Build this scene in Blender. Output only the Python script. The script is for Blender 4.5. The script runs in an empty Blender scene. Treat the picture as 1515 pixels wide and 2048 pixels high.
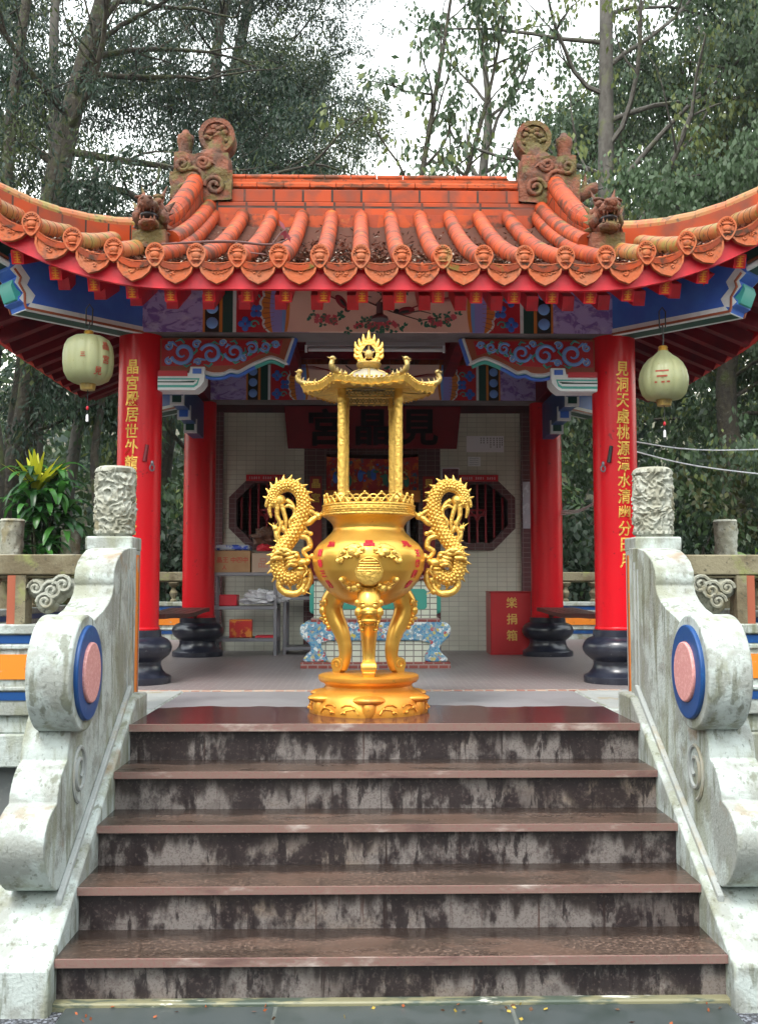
import bpy, math, random
import numpy as np
from mathutils import Vector, Matrix, noise as mnoise
R = math.radians
PI = math.pi
sc = bpy.context.scene
col = sc.collection

# ------------------------------------------------------------------ camera
cam_d = bpy.data.cameras.new('camera')
cam = bpy.data.objects.new('camera', cam_d)
col.objects.link(cam)
cam.location = (-0.1283, 0, 1.6153)
cam.rotation_euler = (R(90) + 0.0726, 0, -0.0183)
cam_d.sensor_fit = 'VERTICAL'
cam_d.sensor_height = 36
cam_d.lens = 2013.57 / 2048 * 36
cam_d.clip_end = 500
sc.camera = cam

# ------------------------------------------------------------------ sky, sun, exposure
SUN_EL, SUN_AZ = 58, 205          # azimuth measured clockwise from +y: the light comes from behind the camera
w = bpy.data.worlds.new('World')
sc.world = w
w.use_nodes = True
wn = w.node_tree
wn.nodes.clear()
sky = wn.nodes.new('ShaderNodeTexSky')
sky.sky_type = 'NISHITA'
sky.sun_disc = False
sky.sun_elevation = R(SUN_EL)
sky.sun_rotation = R(SUN_AZ)
sky.air_density = 3.4
sky.dust_density = 1.0
sky.ozone_density = 1.0
hs = wn.nodes.new('ShaderNodeHueSaturation')          # overcast: the cloud deck takes nearly all the blue away
hs.inputs['Saturation'].default_value = 0.30
bg = wn.nodes.new('ShaderNodeBackground')
bg.inputs['Strength'].default_value = 0.15
wo = wn.nodes.new('ShaderNodeOutputWorld')
wn.links.new(sky.outputs['Color'], hs.inputs['Color'])
wn.links.new(hs.outputs['Color'], bg.inputs['Color'])
wn.links.new(bg.outputs['Background'], wo.inputs['Surface'])
sl = bpy.data.lights.new('sun', 'SUN')
sl.energy = 0.65
sl.angle = R(14)
sl.color = (1.0, 0.96, 0.9)
so = bpy.data.objects.new('sun', sl)
col.objects.link(so)
az, el = R(SUN_AZ), R(SUN_EL)
sd = Vector((math.sin(az) * math.cos(el), math.cos(az) * math.cos(el), math.sin(el)))
so.rotation_euler = sd.to_track_quat('Z', 'Y').to_euler()
sc.view_settings.view_transform = 'Standard'
sc.view_settings.look = 'None'
sc.view_settings.exposure = 2.05
sc.view_settings.gamma = 1
try:
    sc.cycles.max_bounces = 8
    sc.cycles.diffuse_bounces = 4
    sc.cycles.transparent_max_bounces = 8
except Exception:
    pass

# ------------------------------------------------------------------ materials
def M(name, c, rough=0.5, metal=0.0, layers=(), bump=0.0, bscale=40, coat=0.0, spec=0.5, bdist=0.01, transl=0.0):
    """Principled material; each layer lays a colour over the one below through a thresholded noise."""
    m = bpy.data.materials.new(name)
    m.use_nodes = True
    nt = m.node_tree
    N, L = nt.nodes, nt.links
    b = N['Principled BSDF']
    b.inputs['Roughness'].default_value = rough
    b.inputs['Metallic'].default_value = metal
    b.inputs['Coat Weight'].default_value = coat
    b.inputs['Coat Roughness'].default_value = 0.15
    b.inputs['Specular IOR Level'].default_value = spec
    tc = N.new('ShaderNodeTexCoord')
    cur = N.new('ShaderNodeRGB')
    cur.outputs[0].default_value = (*c, 1)
    cur = cur.outputs[0]
    rcur = None
    for ly in layers:
        s = ly.get('s', 5)
        s = s if isinstance(s, (tuple, list)) else (s, s, s)
        mp = N.new('ShaderNodeMapping')
        mp.inputs['Scale'].default_value = s
        mp.inputs['Location'].default_value = ly.get('o', (0, 0, 0))
        L.new(tc.outputs['Object'], mp.inputs['Vector'])
        k = ly.get('k', 'noise')
        if k == 'noise':
            t = N.new('ShaderNodeTexNoise')
            t.inputs['Scale'].default_value = 1
            t.inputs['Detail'].default_value = ly.get('d', 5)
            t.inputs['Roughness'].default_value = ly.get('r', 0.6)
            t.inputs['Distortion'].default_value = ly.get('dist', 0)
            L.new(mp.outputs[0], t.inputs['Vector'])
            val = t.outputs['Fac']
        elif k == 'cell':
            t = N.new('ShaderNodeTexVoronoi')
            t.inputs['Scale'].default_value = 1
            L.new(mp.outputs[0], t.inputs['Vector'])
            sp = N.new('ShaderNodeSeparateColor')
            L.new(t.outputs['Color'], sp.inputs[0])
            val = sp.outputs[0]
        elif k == 'dot':
            t = N.new('ShaderNodeTexVoronoi')
            t.inputs['Scale'].default_value = 1
            L.new(mp.outputs[0], t.inputs['Vector'])
            val = t.outputs['Distance']
        elif k == 'up':
            g = N.new('ShaderNodeNewGeometry')
            sp = N.new('ShaderNodeSeparateXYZ')
            L.new(g.outputs['Normal'], sp.inputs[0])
            t = N.new('ShaderNodeTexNoise')
            t.inputs['Scale'].default_value = 1
            t.inputs['Detail'].default_value = 5
            L.new(mp.outputs[0], t.inputs['Vector'])
            ml = N.new('ShaderNodeMath')
            ml.operation = 'MULTIPLY'
            L.new(sp.outputs[2], ml.inputs[0])
            L.new(t.outputs['Fac'], ml.inputs[1])
            val = ml.outputs[0]
        elif k in ('x', 'y', 'z'):
            sp = N.new('ShaderNodeSeparateXYZ')
            L.new(tc.outputs['Object'], sp.inputs[0])
            t = N.new('ShaderNodeTexNoise')
            t.inputs['Scale'].default_value = 1
            t.inputs['Detail'].default_value = 5
            L.new(mp.outputs[0], t.inputs['Vector'])
            ml = N.new('ShaderNodeMath')
            ml.operation = 'MULTIPLY_ADD'
            ml.inputs[1].default_value = ly.get('amp', 0.3)
            L.new(t.outputs['Fac'], ml.inputs[0])
            L.new(sp.outputs['xyz'.index(k)], ml.inputs[2])
            val = ml.outputs[0]
        mr = N.new('ShaderNodeMapRange')
        mr.interpolation_type = 'SMOOTHSTEP'
        mr.inputs['From Min'].default_value = ly['lo']
        mr.inputs['From Max'].default_value = ly['hi']
        mr.inputs['To Max'].default_value = ly.get('a', 1)
        L.new(val, mr.inputs['Value'])
        mx = N.new('ShaderNodeMix')
        mx.data_type = 'RGBA'
        L.new(mr.outputs[0], mx.inputs['Factor'])
        L.new(cur, mx.inputs[6])
        mx.inputs[7].default_value = (*ly['c'], 1)
        cur = mx.outputs[2]
        if 'rough' in ly:
            rm = N.new('ShaderNodeMix')
            rm.data_type = 'FLOAT'
            L.new(mr.outputs[0], rm.inputs['Factor'])
            if rcur is None:
                rm.inputs[2].default_value = rough
            else:
                L.new(rcur, rm.inputs[2])
            rm.inputs[3].default_value = ly['rough']
            rcur = rm.outputs[0]
    L.new(cur, b.inputs['Base Color'])
    if rcur is not None:
        L.new(rcur, b.inputs['Roughness'])
    if bump:
        t = N.new('ShaderNodeTexNoise')
        t.inputs['Scale'].default_value = bscale
        t.inputs['Detail'].default_value = 6
        L.new(tc.outputs['Object'], t.inputs['Vector'])
        bp = N.new('ShaderNodeBump')
        bp.inputs['Strength'].default_value = bump
        bp.inputs['Distance'].default_value = bdist
        L.new(t.outputs['Fac'], bp.inputs['Height'])
        L.new(bp.outputs[0], b.inputs['Normal'])
    if transl:
        tr = N.new('ShaderNodeBsdfTranslucent')
        L.new(cur, tr.inputs['Color'])
        ms = N.new('ShaderNodeMixShader')
        ms.inputs[0].default_value = transl
        L.new(b.outputs[0], ms.inputs[1])
        L.new(tr.outputs[0], ms.inputs[2])
        L.new(ms.outputs[0], N['Material Output'].inputs['Surface'])
    return m

def BRICK(name, c1, c2, mortar, tw, th, gap=0.006, axes='xz', offset=0.0, rough=0.35, bias=0.0, dirt=None, spec=0.5):
    m = bpy.data.materials.new(name)
    m.use_nodes = True
    N, L = m.node_tree.nodes, m.node_tree.links
    b = N['Principled BSDF']
    b.inputs['Roughness'].default_value = rough
    b.inputs['Specular IOR Level'].default_value = spec
    tc = N.new('ShaderNodeTexCoord')
    sp = N.new('ShaderNodeSeparateXYZ')
    L.new(tc.outputs['Object'], sp.inputs[0])
    cb = N.new('ShaderNodeCombineXYZ')
    if axes == 'wall':                                   # x and y added: works on walls facing either way
        ad = N.new('ShaderNodeMath')
        L.new(sp.outputs[0], ad.inputs[0])
        L.new(sp.outputs[1], ad.inputs[1])
        L.new(ad.outputs[0], cb.inputs[0])
        L.new(sp.outputs[2], cb.inputs[1])
    else:
        L.new(sp.outputs['xyz'.index(axes[0])], cb.inputs[0])
        L.new(sp.outputs['xyz'.index(axes[1])], cb.inputs[1])
    t = N.new('ShaderNodeTexBrick')
    t.offset = offset
    t.inputs['Color1'].default_value = (*c1, 1)
    t.inputs['Color2'].default_value = (*c2, 1)
    t.inputs['Mortar'].default_value = (*mortar, 1)
    t.inputs['Scale'].default_value = 1
    t.inputs['Mortar Size'].default_value = gap
    t.inputs['Mortar Smooth'].default_value = 0.2
    t.inputs['Bias'].default_value = bias
    t.inputs['Brick Width'].default_value = tw
    t.inputs['Row Height'].default_value = th
    L.new(cb.outputs[0], t.inputs['Vector'])
    out = t.outputs['Color']
    if dirt:
        n = N.new('ShaderNodeTexNoise')
        n.inputs['Scale'].default_value = dirt[0]
        n.inputs['Detail'].default_value = 6
        L.new(tc.outputs['Object'], n.inputs['Vector'])
        mr = N.new('ShaderNodeMapRange')
        mr.inputs['From Min'].default_value = 0.45
        mr.inputs['From Max'].default_value = 0.7
        mr.inputs['To Max'].default_value = dirt[2]
        L.new(n.outputs['Fac'], mr.inputs['Value'])
        mx = N.new('ShaderNodeMix')
        mx.data_type = 'RGBA'
        L.new(mr.outputs[0], mx.inputs['Factor'])
        L.new(out, mx.inputs[6])
        mx.inputs[7].default_value = (*dirt[1], 1)
        out = mx.outputs[2]
    L.new(out, b.inputs['Base Color'])
    bp = N.new('ShaderNodeBump')
    bp.inputs['Strength'].default_value = 0.4
    bp.inputs['Distance'].default_value = 0.004
    bp.invert = True
    L.new(t.outputs['Fac'], bp.inputs['Height'])
    L.new(bp.outputs[0], b.inputs['Normal'])
    return m

RED = M('red_lacquer', (0.60, 0.0008, 0.010), 0.36, layers=[
    dict(s=(9, 9, 2), lo=.5, hi=.8, c=(0.42, 0.002, 0.008), a=.6),
    dict(s=14, lo=.66, hi=.72, c=(0.16, 0.005, 0.008), a=.7, d=3)], bump=.05, bscale=8, coat=.08, spec=.35)
RED_EAVE = M('red_eave_paint', (0.66, 0.001, 0.018), 0.5, layers=[
    dict(s=6, lo=.45, hi=.75, c=(0.36, 0.003, 0.02), a=.8), dict(s=25, lo=.6, hi=.75, c=(.5, .05, .06), a=.4)])
RED_SHADED = M('shade_darkened_red_timber', (0.16, 0.002, 0.010), 0.6, layers=[dict(s=5, lo=.4, hi=.7, c=(0.08, 0.001, 0.010))], spec=.25)  # red darkened so the colour carries the shade under eaves and indoors
CEIL = M('dark_ceiling_timber', (0.07, 0.015, 0.02), 0.6, layers=[dict(s=7, lo=.4, hi=.7, c=(0.04, 0.012, 0.02))])
RAFTER_GOLD = M('gold_orange_paint', (0.62, 0.19, 0.008), 0.4)
TILE = M('orange_roof_tile', (0.37, 0.052, 0.008), 0.5, layers=[
    dict(s=(4.1, 9, 9), k='cell', lo=.2, hi=.9, c=(0.25, 0.036, 0.012), a=.8),
    dict(s=3.5, lo=.42, hi=.68, c=(0.21, 0.034, 0.013), a=.8),
    dict(s=11, lo=.56, hi=.7, c=(0.40, 0.105, 0.022), a=.7),
    dict(s=5, o=(3, 1, 7), lo=.52, hi=.62, c=(0.055, 0.024, 0.014), a=.85, d=8),
    dict(s=5, k='up', lo=.44, hi=.56, c=(0.20, 0.17, 0.03), a=.6),
    dict(s=40, lo=.62, hi=.7, c=(0.08, 0.04, 0.03), a=.6)], bump=.25, bscale=60, bdist=.004, spec=.18)
PAN = M('sooty_pan_tile', (0.30, 0.042, 0.009), 0.6, layers=[
    dict(s=5, lo=.42, hi=.58, c=(0.16, 0.03, 0.012), a=.85),
    dict(s=9, o=(4, 2, 2), lo=.52, hi=.62, c=(0.035, 0.022, 0.013), a=.9, d=8),
    dict(s=6, o=(7, 2, 5), lo=.6, hi=.68, c=(0.10, 0.10, 0.015), a=.8)], bump=.4, bscale=50, bdist=.006, spec=.15)
RIDGE_TILE = M('sooty_ridge_tile', (0.34, 0.055, 0.012), 0.55, layers=[
    dict(s=(5, 5, 12), lo=.46, hi=.58, c=(0.07, 0.03, 0.014), a=.85, d=8),
    dict(s=30, lo=.58, hi=.68, c=(0.03, 0.02, 0.012), a=.8)], bump=.3, bscale=50, bdist=.005, spec=.18)
TILE_MOSS = M('mossy_roof_tile', (0.33, 0.085, 0.02), 0.5, layers=[
    dict(s=4, lo=.4, hi=.6, c=(0.27, 0.13, 0.035), a=.8),
    dict(s=7, o=(5, 2, 1), lo=.5, hi=.62, c=(0.20, 0.17, 0.03), a=.85),
    dict(s=22, lo=.56, hi=.66, c=(0.05, 0.035, 0.02), a=.8)], bump=.4, bscale=50, bdist=.006)
TERRA = M('carved_terracotta', (0.15, 0.045, 0.020), 0.8, layers=[
    dict(s=6, lo=.42, hi=.62, c=(0.065, 0.028, 0.016), a=.9),
    dict(s=5, o=(2, 9, 4), lo=.48, hi=.60, c=(0.085, 0.075, 0.016), a=.8),
    dict(s=30, lo=.56, hi=.68, c=(0.05, 0.03, 0.02), a=.8)], bump=.8, bscale=38, bdist=.02)
TERRA_FACE = M('moulded_tile_end', (0.38, 0.078, 0.018), 0.75, layers=[
    dict(s=5, lo=.45, hi=.65, c=(0.34, 0.10, 0.04), a=.9),
    dict(s=28, lo=.55, hi=.65, c=(0.14, 0.05, 0.025), a=.7),
    dict(s=4, o=(1, 7, 2), lo=.6, hi=.7, c=(0.22, 0.19, 0.06), a=.6)], bump=.5, bscale=60, bdist=.008)
BRICK_RIDGE = BRICK('ridge_brick', (0.38, 0.052, 0.010), (0.22, 0.034, 0.010), (0.03, 0.02, 0.015), .255, .5, gap=.011, axes='wall',
                    offset=0, rough=.55, spec=.18, dirt=(5, (0.13, 0.04, 0.025), .9))
CONC = M('weathered_white_stone', (0.27, 0.285, 0.26), 0.8, layers=[
    dict(s=4, lo=.44, hi=.56, c=(0.43, 0.48, 0.46), a=.9, d=7),
    dict(s=(14, 14, 2.2), o=(6, 1, 2), lo=.55, hi=.64, c=(0.10, 0.105, 0.065), a=.7, d=7),
    dict(s=(6, 6, 1.8), o=(4, 2, 0), lo=.50, hi=.62, c=(0.17, 0.175, 0.09), a=.5, d=7),
    dict(s=(12, 12, 3), lo=.56, hi=.72, c=(0.30, 0.31, 0.27), a=.7),
    dict(s=(60, 60, 32), lo=.58, hi=.70, c=(0.07, 0.075, 0.055), a=.55, d=8),
    dict(s=9, o=(1, 5, 5), lo=.60, hi=.72, c=(0.13, 0.13, 0.10), a=.6, d=8),
    dict(s=3, o=(8, 8, 3), lo=.60, hi=.70, c=(0.23, 0.14, 0.065), a=.6)], bump=.5, bscale=70, bdist=.008)
CONC_IN = M('smooth_grey_stone', (0.28, 0.30, 0.29), 0.75, layers=[
    dict(s=4, lo=.4, hi=.65, c=(0.33, 0.35, 0.34)),
    dict(s=(5, 5, 1.4), o=(4, 2, 0), lo=.54, hi=.7, c=(0.27, 0.22, 0.12), a=.7),
    dict(s=60, lo=.62, hi=.7, c=(0.12, 0.12, 0.10), a=.7)], bump=.2, bscale=70, bdist=.004)
CARVED = M('carved_grey_stone', (0.25, 0.245, 0.19), 0.85, layers=[
    dict(s=8, lo=.42, hi=.62, c=(0.37, 0.38, 0.33), a=.8),
    dict(s=6, o=(3, 3, 3), lo=.52, hi=.66, c=(0.20, 0.17, 0.09), a=.8),
    dict(s=38, lo=.58, hi=.68, c=(0.07, 0.065, 0.045), a=.85)], bump=.5, bscale=60, bdist=.008)
RAILST = M('mossy_railing_stone', (0.20, 0.175, 0.11), 0.85, layers=[
    dict(s=4, lo=.42, hi=.62, c=(0.10, 0.075, 0.04), a=.85),
    dict(s=7, k='up', lo=.46, hi=.56, c=(0.40, 0.40, 0.33), a=.8),
    dict(s=5, o=(3, 7, 1), lo=.54, hi=.66, c=(0.20, 0.22, 0.07), a=.7),
    dict(s=36, lo=.58, hi=.68, c=(0.06, 0.055, 0.035), a=.8)], bump=.5, bscale=50, bdist=.008)
GREYWALL = M('grey_plinth_render', (0.13, 0.14, 0.14), 0.8, layers=[dict(s=3, lo=.4, hi=.7, c=(0.09, 0.095, 0.09)), dict(s=30, lo=.55, hi=.7, c=(.17, .18, .17), a=.6)])
TREAD = M('wet_red_granite', (0.062, 0.041, 0.031), 0.30, layers=[
    dict(s=55, lo=.5, hi=.60, c=(0.17, 0.112, 0.085), a=.85, d=3),
    dict(s=65, o=(5, 5, 5), lo=.53, hi=.62, c=(0.022, 0.013, 0.012), a=.85, d=3),
    dict(s=(1.2, 5, 5), lo=.42, hi=.66, c=(0.036, 0.024, 0.017), a=.85),
    dict(s=(2.5, 3, 3), o=(3, 3, 3), lo=.5, hi=.6, c=(0.105, 0.062, 0.045), a=.6),
    dict(s=(3, 9, 9), o=(7, 1, 1), lo=.56, hi=.7, c=(0.03, 0.02, 0.016), a=.7, rough=.12),
    dict(s=(5, 5, 5), k='y', amp=.16, lo=.26, hi=.33, c=(0.016, 0.010, 0.008), a=.9, rough=.14)], spec=.6)
NOSING = M('worn_granite_edge', (0.19, 0.12, 0.10), 0.4, layers=[
    dict(s=80, lo=.5, hi=.64, c=(0.20, 0.10, 0.09), d=2),
    dict(s=(3, 8, 8), lo=.54, hi=.7, c=(0.46, 0.40, 0.36), a=.8),
    dict(s=(2.4, 9, 9), o=(3, 3, 3), lo=.56, hi=.68, c=(0.11, 0.06, 0.055), a=.8)])
RISER = M('stained_granite_riser', (0.165, 0.145, 0.135), 0.6, layers=[
    dict(s=110, lo=.5, hi=.66, c=(0.10, 0.075, 0.07), a=.8, d=2),
    dict(s=(1.1, 3, 3), o=(2, 0, 4), lo=.5, hi=.7, c=(0.18, 0.12, 0.065), a=.5),
    dict(s=(30, 30, 1.2), lo=.60, hi=.68, c=(0.05, 0.02, 0.014), a=.9, d=3),
    dict(s=(1.6, 3, 3), o=(5, 1, 2), lo=.52, hi=.66, c=(0.07, 0.055, 0.05), a=.7, d=4),
    dict(s=(12, 12, 2.2), o=(2, 2, 0), k='z', amp=.42, lo=.275, hi=.345, c=(0.020, 0.013, 0.012), a=.92, rough=.4),
    dict(s=(5, 5, 3), o=(1.3, 0, 0), lo=.46, hi=.56, c=(0.016, 0.010, 0.011), a=.95, d=9, r=.68, rough=.4),
    dict(s=(15, 15, 4.0), o=(5, 0, 2), lo=.53, hi=.585, c=(0.014, 0.009, 0.010), a=.92, d=8, r=.66, rough=.4),
    dict(s=70, o=(9, 9, 9), lo=.56, hi=.66, c=(0.085, 0.062, 0.058), a=.6, d=3),
    dict(s=(26, 26, 1.0), o=(4, 4, 1), lo=.62, hi=.68, c=(0.018, 0.009, 0.008), a=.9, d=3)], bump=.15, bscale=90, bdist=.003)
LANDING = M('landing_stone', (0.24, 0.235, 0.245), 0.45, layers=[
    dict(s=(3, 3, 3), lo=.4, hi=.7, c=(0.18, 0.175, 0.18), a=.7),
    dict(s=70, lo=.55, hi=.68, c=(0.21, 0.2, 0.2), a=.6, d=2),
    dict(s=(2.2, 2.2, 2.2), k='y', amp=-.45, lo=1.745, hi=1.70, c=(0.055, 0.014, 0.013), a=.95, rough=.16)])
FLOOR = BRICK('mauve_floor_tile', (0.205, 0.175, 0.175), (0.165, 0.142, 0.145), (0.27, 0.24, 0.235), .10, .05, gap=.006, axes='xy', offset=.5, rough=.4,
              dirt=(3, (0.22, 0.2, 0.2), .6))
MOSAIC_STRIP = BRICK('terracotta_mosaic_strip', (0.55, 0.40, 0.30), (0.30, 0.10, 0.07), (0.42, 0.38, 0.33), .07, .1, gap=.008, axes='xy', rough=.5)
WALLTILE = BRICK('cream_wall_tile', (0.60, 0.60, 0.52), (0.54, 0.55, 0.47), (0.33, 0.32, 0.28), .105, .053, gap=.0028, axes='wall', offset=0, rough=.3,
                 dirt=(2.2, (0.40, 0.385, 0.33), .5))
ALTARTILE = BRICK('pale_altar_tile', (0.62, 0.66, 0.56), (0.57, 0.60, 0.50), (0.20, 0.19, 0.17), .075, .05, gap=.005, axes='wall', offset=0, rough=.3)
BROWNTILE = BRICK('brown_wall_tile', (0.10, 0.035, 0.04), (0.075, 0.028, 0.034), (0.16, 0.12, 0.12), .10, .053, gap=.004, axes='wall', offset=0, rough=.3)
BRICKSTRIP = BRICK('red_brick_strip', (0.26, 0.06, 0.045), (0.2, 0.045, 0.04), (0.30, 0.22, 0.2), .085, .035, gap=.006, axes='wall', offset=.5, rough=.4)
GOLD = M('gold_paint', (0.70, 0.40, 0.075), 0.33, metal=0.75, layers=[
    dict(s=4, lo=.4, hi=.7, c=(0.62, 0.33, 0.05), a=.7), dict(s=40, lo=.66, hi=.72, c=(0.2, 0.1, 0.03), a=.6)], bump=.04, bscale=60)
GOLD_CARVE = M('bright_gold_paint', (0.72, 0.45, 0.10), 0.40, metal=0.7, layers=[
    dict(s=25, lo=.5, hi=.66, c=(0.55, 0.32, 0.06), a=.8)], bump=.7, bscale=55, bdist=.01)
GOLD_ORANGE = M('orange_gold_paint', (0.70, 0.33, 0.045), 0.36, metal=0.5, layers=[
    dict(s=3, lo=.40, hi=.6, c=(0.62, 0.22, 0.025), a=.8),
    dict(s=5, o=(2, 2, 2), lo=.58, hi=.68, c=(0.40, 0.06, 0.03), a=.7), dict(s=30, lo=.6, hi=.7, c=(.2, .1, .03), a=.5)])
GOLD_OLD = M('tarnished_gilding', (0.42, 0.29, 0.09), 0.45, metal=.5, layers=[
    dict(s=12, lo=.42, hi=.62, c=(0.20, 0.15, 0.07), a=.8)], bump=.4, bscale=60)
TILE_JOINT = M('dark_tile_joint', (0.10, 0.035, 0.02), 0.8)
DOME = M('grey_canopy_metal', (0.24, 0.21, 0.16), 0.5, metal=.3, layers=[dict(s=9, lo=.4, hi=.6, c=(.34, .29, .2))])
ASH = M('incense_ash', (0.12, 0.11, 0.10), 0.95, bump=.6)
BASEBLK = M('blue_black_stone', (0.012, 0.014, 0.026), 0.28, layers=[
    dict(s=6, lo=.45, hi=.65, c=(0.03, 0.034, 0.05), a=.8), dict(s=30, lo=.64, hi=.72, c=(.22, .22, .22), a=.5)], spec=.6)
BLUE = M('blue_paint', (0.035, 0.12, 0.55), 0.5, layers=[dict(s=5, lo=.4, hi=.7, c=(0.05, 0.18, 0.65), a=.7)])
BLUE_L = M('sky_blue_paint', (0.18, 0.36, 0.80), 0.5)
BLUE_D = M('deep_blue_paint', (0.006, 0.055, 0.20), 0.4, layers=[dict(s=14, lo=.6, hi=.7, c=(0.02, 0.12, .3), a=.6)])
WHITE = M('white_trim_paint', (0.66, 0.70, 0.74), 0.5, layers=[dict(s=12, lo=.5, hi=.7, c=(0.5, 0.54, .6), a=.7)])
TEAL = M('teal_paint', (0.05, 0.34, 0.30), 0.5)
GREEN_D = M('dark_green_paint', (0.006, 0.055, 0.045), 0.5)
ORANGE = M('orange_paint', (0.62, 0.20, 0.03), 0.5)
ORANGE_P = M('flaking_orange_panel', (0.70, 0.20, 0.008), 0.6, layers=[
    dict(s=9, lo=.60, hi=.64, c=(0.35, 0.34, 0.30), a=.95, d=8), dict(s=28, lo=.62, hi=.68, c=(.3, .1, .02), a=.8)])
RUST = M('rust_brown_trim', (0.30, 0.075, 0.035), 0.55)
PEACH = M('peach_painted_panel', (0.80, 0.54, 0.47), 0.6, layers=[dict(s=4, lo=.4, hi=.7, c=(0.72, 0.44, 0.40), a=.8)])
LILAC = M('lilac_paint', (0.28, 0.26, 0.68), 0.55)
PURPLE = M('purple_marbled_paint', (0.42, 0.34, 0.68), 0.55, layers=[
    dict(s=(9, 9, 14), lo=.47, hi=.60, c=(0.19, 0.10, 0.42), a=.95, d=3, dist=1.2),
    dict(s=(6, 6, 10), o=(4, 4, 4), lo=.55, hi=.7, c=(0.56, 0.50, 0.74), a=.8)])
BOARDRED = M('bracket_red', (0.45, 0.006, 0.02), 0.5)
PINK = M('pink_terrazzo', (0.55, 0.24, 0.23), 0.6, layers=[dict(s=70, lo=.45, hi=.65, c=(0.64, 0.33, 0.31))], bump=.15, bscale=90)
BLACK = M('black_paint', (0.012, 0.012, 0.014), 0.5)
INK = M('black_lettering', (0.008, 0.004, 0.006), 0.9, spec=.1)
PINKFL = M('peony_pink', (0.60, 0.09, 0.14), 0.6)
BIRDRED = M('bird_red', (0.28, 0.012, 0.03), 0.6)
TWIG = M('painted_branch_brown', (0.09, 0.035, 0.03), 0.6)
LEAFP = M('painted_leaf_green', (0.03, 0.16, 0.11), 0.6)
SILVER = M('brushed_steel', (0.22, 0.22, 0.25), 0.4, metal=.8)
CARD = M('cardboard', (0.42, 0.25, 0.13), 0.85, layers=[dict(s=4, lo=.4, hi=.7, c=(.36, .2, .1))])
PAPER = M('white_paper', (0.76, 0.76, 0.82), 0.7)
PLASTIC = M('white_plastic_film', (0.62, 0.62, 0.66), 0.25, layers=[dict(s=12, lo=.5, hi=.7, c=(.42, .42, .5))], bump=.5, bscale=25, bdist=.02)
BROWNBAG = M('brown_crumpled_wrap', (0.13, 0.055, 0.03), 0.7, layers=[dict(s=9, lo=.45, hi=.6, c=(.07, .03, .02))], bump=.8, bscale=14, bdist=.03)
REDPLAIN = M('red_paper', (0.55, 0.012, 0.03), 0.5)
REDSHADEP = M('shade_darkened_red_signboard', (0.13, 0.001, 0.008), 0.6, layers=[dict(s=4, lo=.4, hi=.7, c=(.16, .002, .010))], spec=.2)  # board red darkened: the shade above the doorway is put into its colour
MOSAICB = M('flower_mosaic', (0.12, 0.34, 0.50), 0.35, layers=[
    dict(s=60, k='cell', lo=.5, hi=.52, c=(0.06, 0.22, 0.42)),
    dict(s=36, k='cell', lo=.76, hi=.77, c=(0.72, 0.76, 0.76)),
    dict(s=40, o=(3, 1, 2), k='cell', lo=.88, hi=.885, c=(0.60, 0.50, 0.08)),
    dict(s=44, o=(1, 5, 2), k='cell', lo=.92, hi=.925, c=(0.50, 0.06, 0.06)),
    dict(s=60, k='dot', lo=.50, hi=.66, c=(0.30, 0.36, 0.38), a=.7)])
CLOTH = M('embroidered_red_cloth', (0.36, 0.012, 0.015), 0.7, layers=[
    dict(s=9, lo=.52, hi=.56, c=(0.55, 0.10, 0.015)), dict(s=14, o=(2, 2, 2), lo=.58, hi=.61, c=(0.04, 0.10, 0.16)),
    dict(s=18, o=(5, 2, 2), lo=.62, hi=.65, c=(0.45, 0.30, 0.06))])
LANT = M('yellow_green_lantern_skin', (0.38, 0.40, 0.22), 0.5, layers=[
    dict(s=5, lo=.42, hi=.7, c=(0.42, 0.42, 0.20), a=.7), dict(s=45, lo=.64, hi=.7, c=(.28, .26, .1), a=.6)], transl=.3, coat=.2)
LANTRED = M('faded_red_print', (0.50, 0.10, 0.06), 0.6)
BENCHW = M('dark_bench_timber', (0.085, 0.028, 0.022), 0.45, layers=[dict(s=(30, 2, 30), lo=.45, hi=.65, c=(.05, .02, .018))])
BARK = M('mossy_bark', (0.036, 0.030, 0.020), 0.9, layers=[
    dict(s=(14, 14, 4), lo=.42, hi=.62, c=(0.02, 0.017, 0.014)), dict(s=3, lo=.5, hi=.66, c=(0.042, 0.056, 0.012), a=.8),
    dict(s=18, o=(2, 2, 2), lo=.62, hi=.68, c=(0.10, 0.098, 0.08), a=.7)], bump=.9, bscale=14, bdist=.04)
BARK_P = M('pale_bark', (0.085, 0.08, 0.072), 0.9, layers=[dict(s=(8, 8, 3), lo=.45, hi=.62, c=(0.055, 0.05, 0.045)), dict(s=3, lo=.55, hi=.7, c=(.09, .1, .05))], bump=.6, bscale=14, bdist=.03)
def LEAF(name, c, t=.35, rough=.5):
    return M(name, c, rough, layers=[dict(s=.8, lo=.4, hi=.65, c=tuple(v * .7 for v in c), a=.7)], transl=t, spec=.35)
LG = [LEAF('casuarina_green', (0.018, 0.042, 0.022)), LEAF('casuarina_blue_green', (0.026, 0.050, 0.036)), LEAF('casuarina_olive', (0.050, 0.072, 0.022))]
LB = [LEAF('broadleaf_green', (0.050, 0.092, 0.040)), LEAF('broadleaf_grey_green', (0.068, 0.110, 0.062)), LEAF('broadleaf_light', (0.125, 0.160, 0.045))]
LD = [LEAF('thicket_dark', (0.018, 0.034, 0.018)), LEAF('thicket_green', (0.035, 0.065, 0.022)), LEAF('thicket_olive', (0.060, 0.065, 0.022))]
LP = [LEAF('cordyline_green', (0.05, 0.17, 0.03), rough=.3), LEAF('cordyline_deep', (0.02, 0.075, 0.02), rough=.3), LEAF('cordyline_yellow', (0.50, 0.50, 0.03), rough=.35)]
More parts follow.
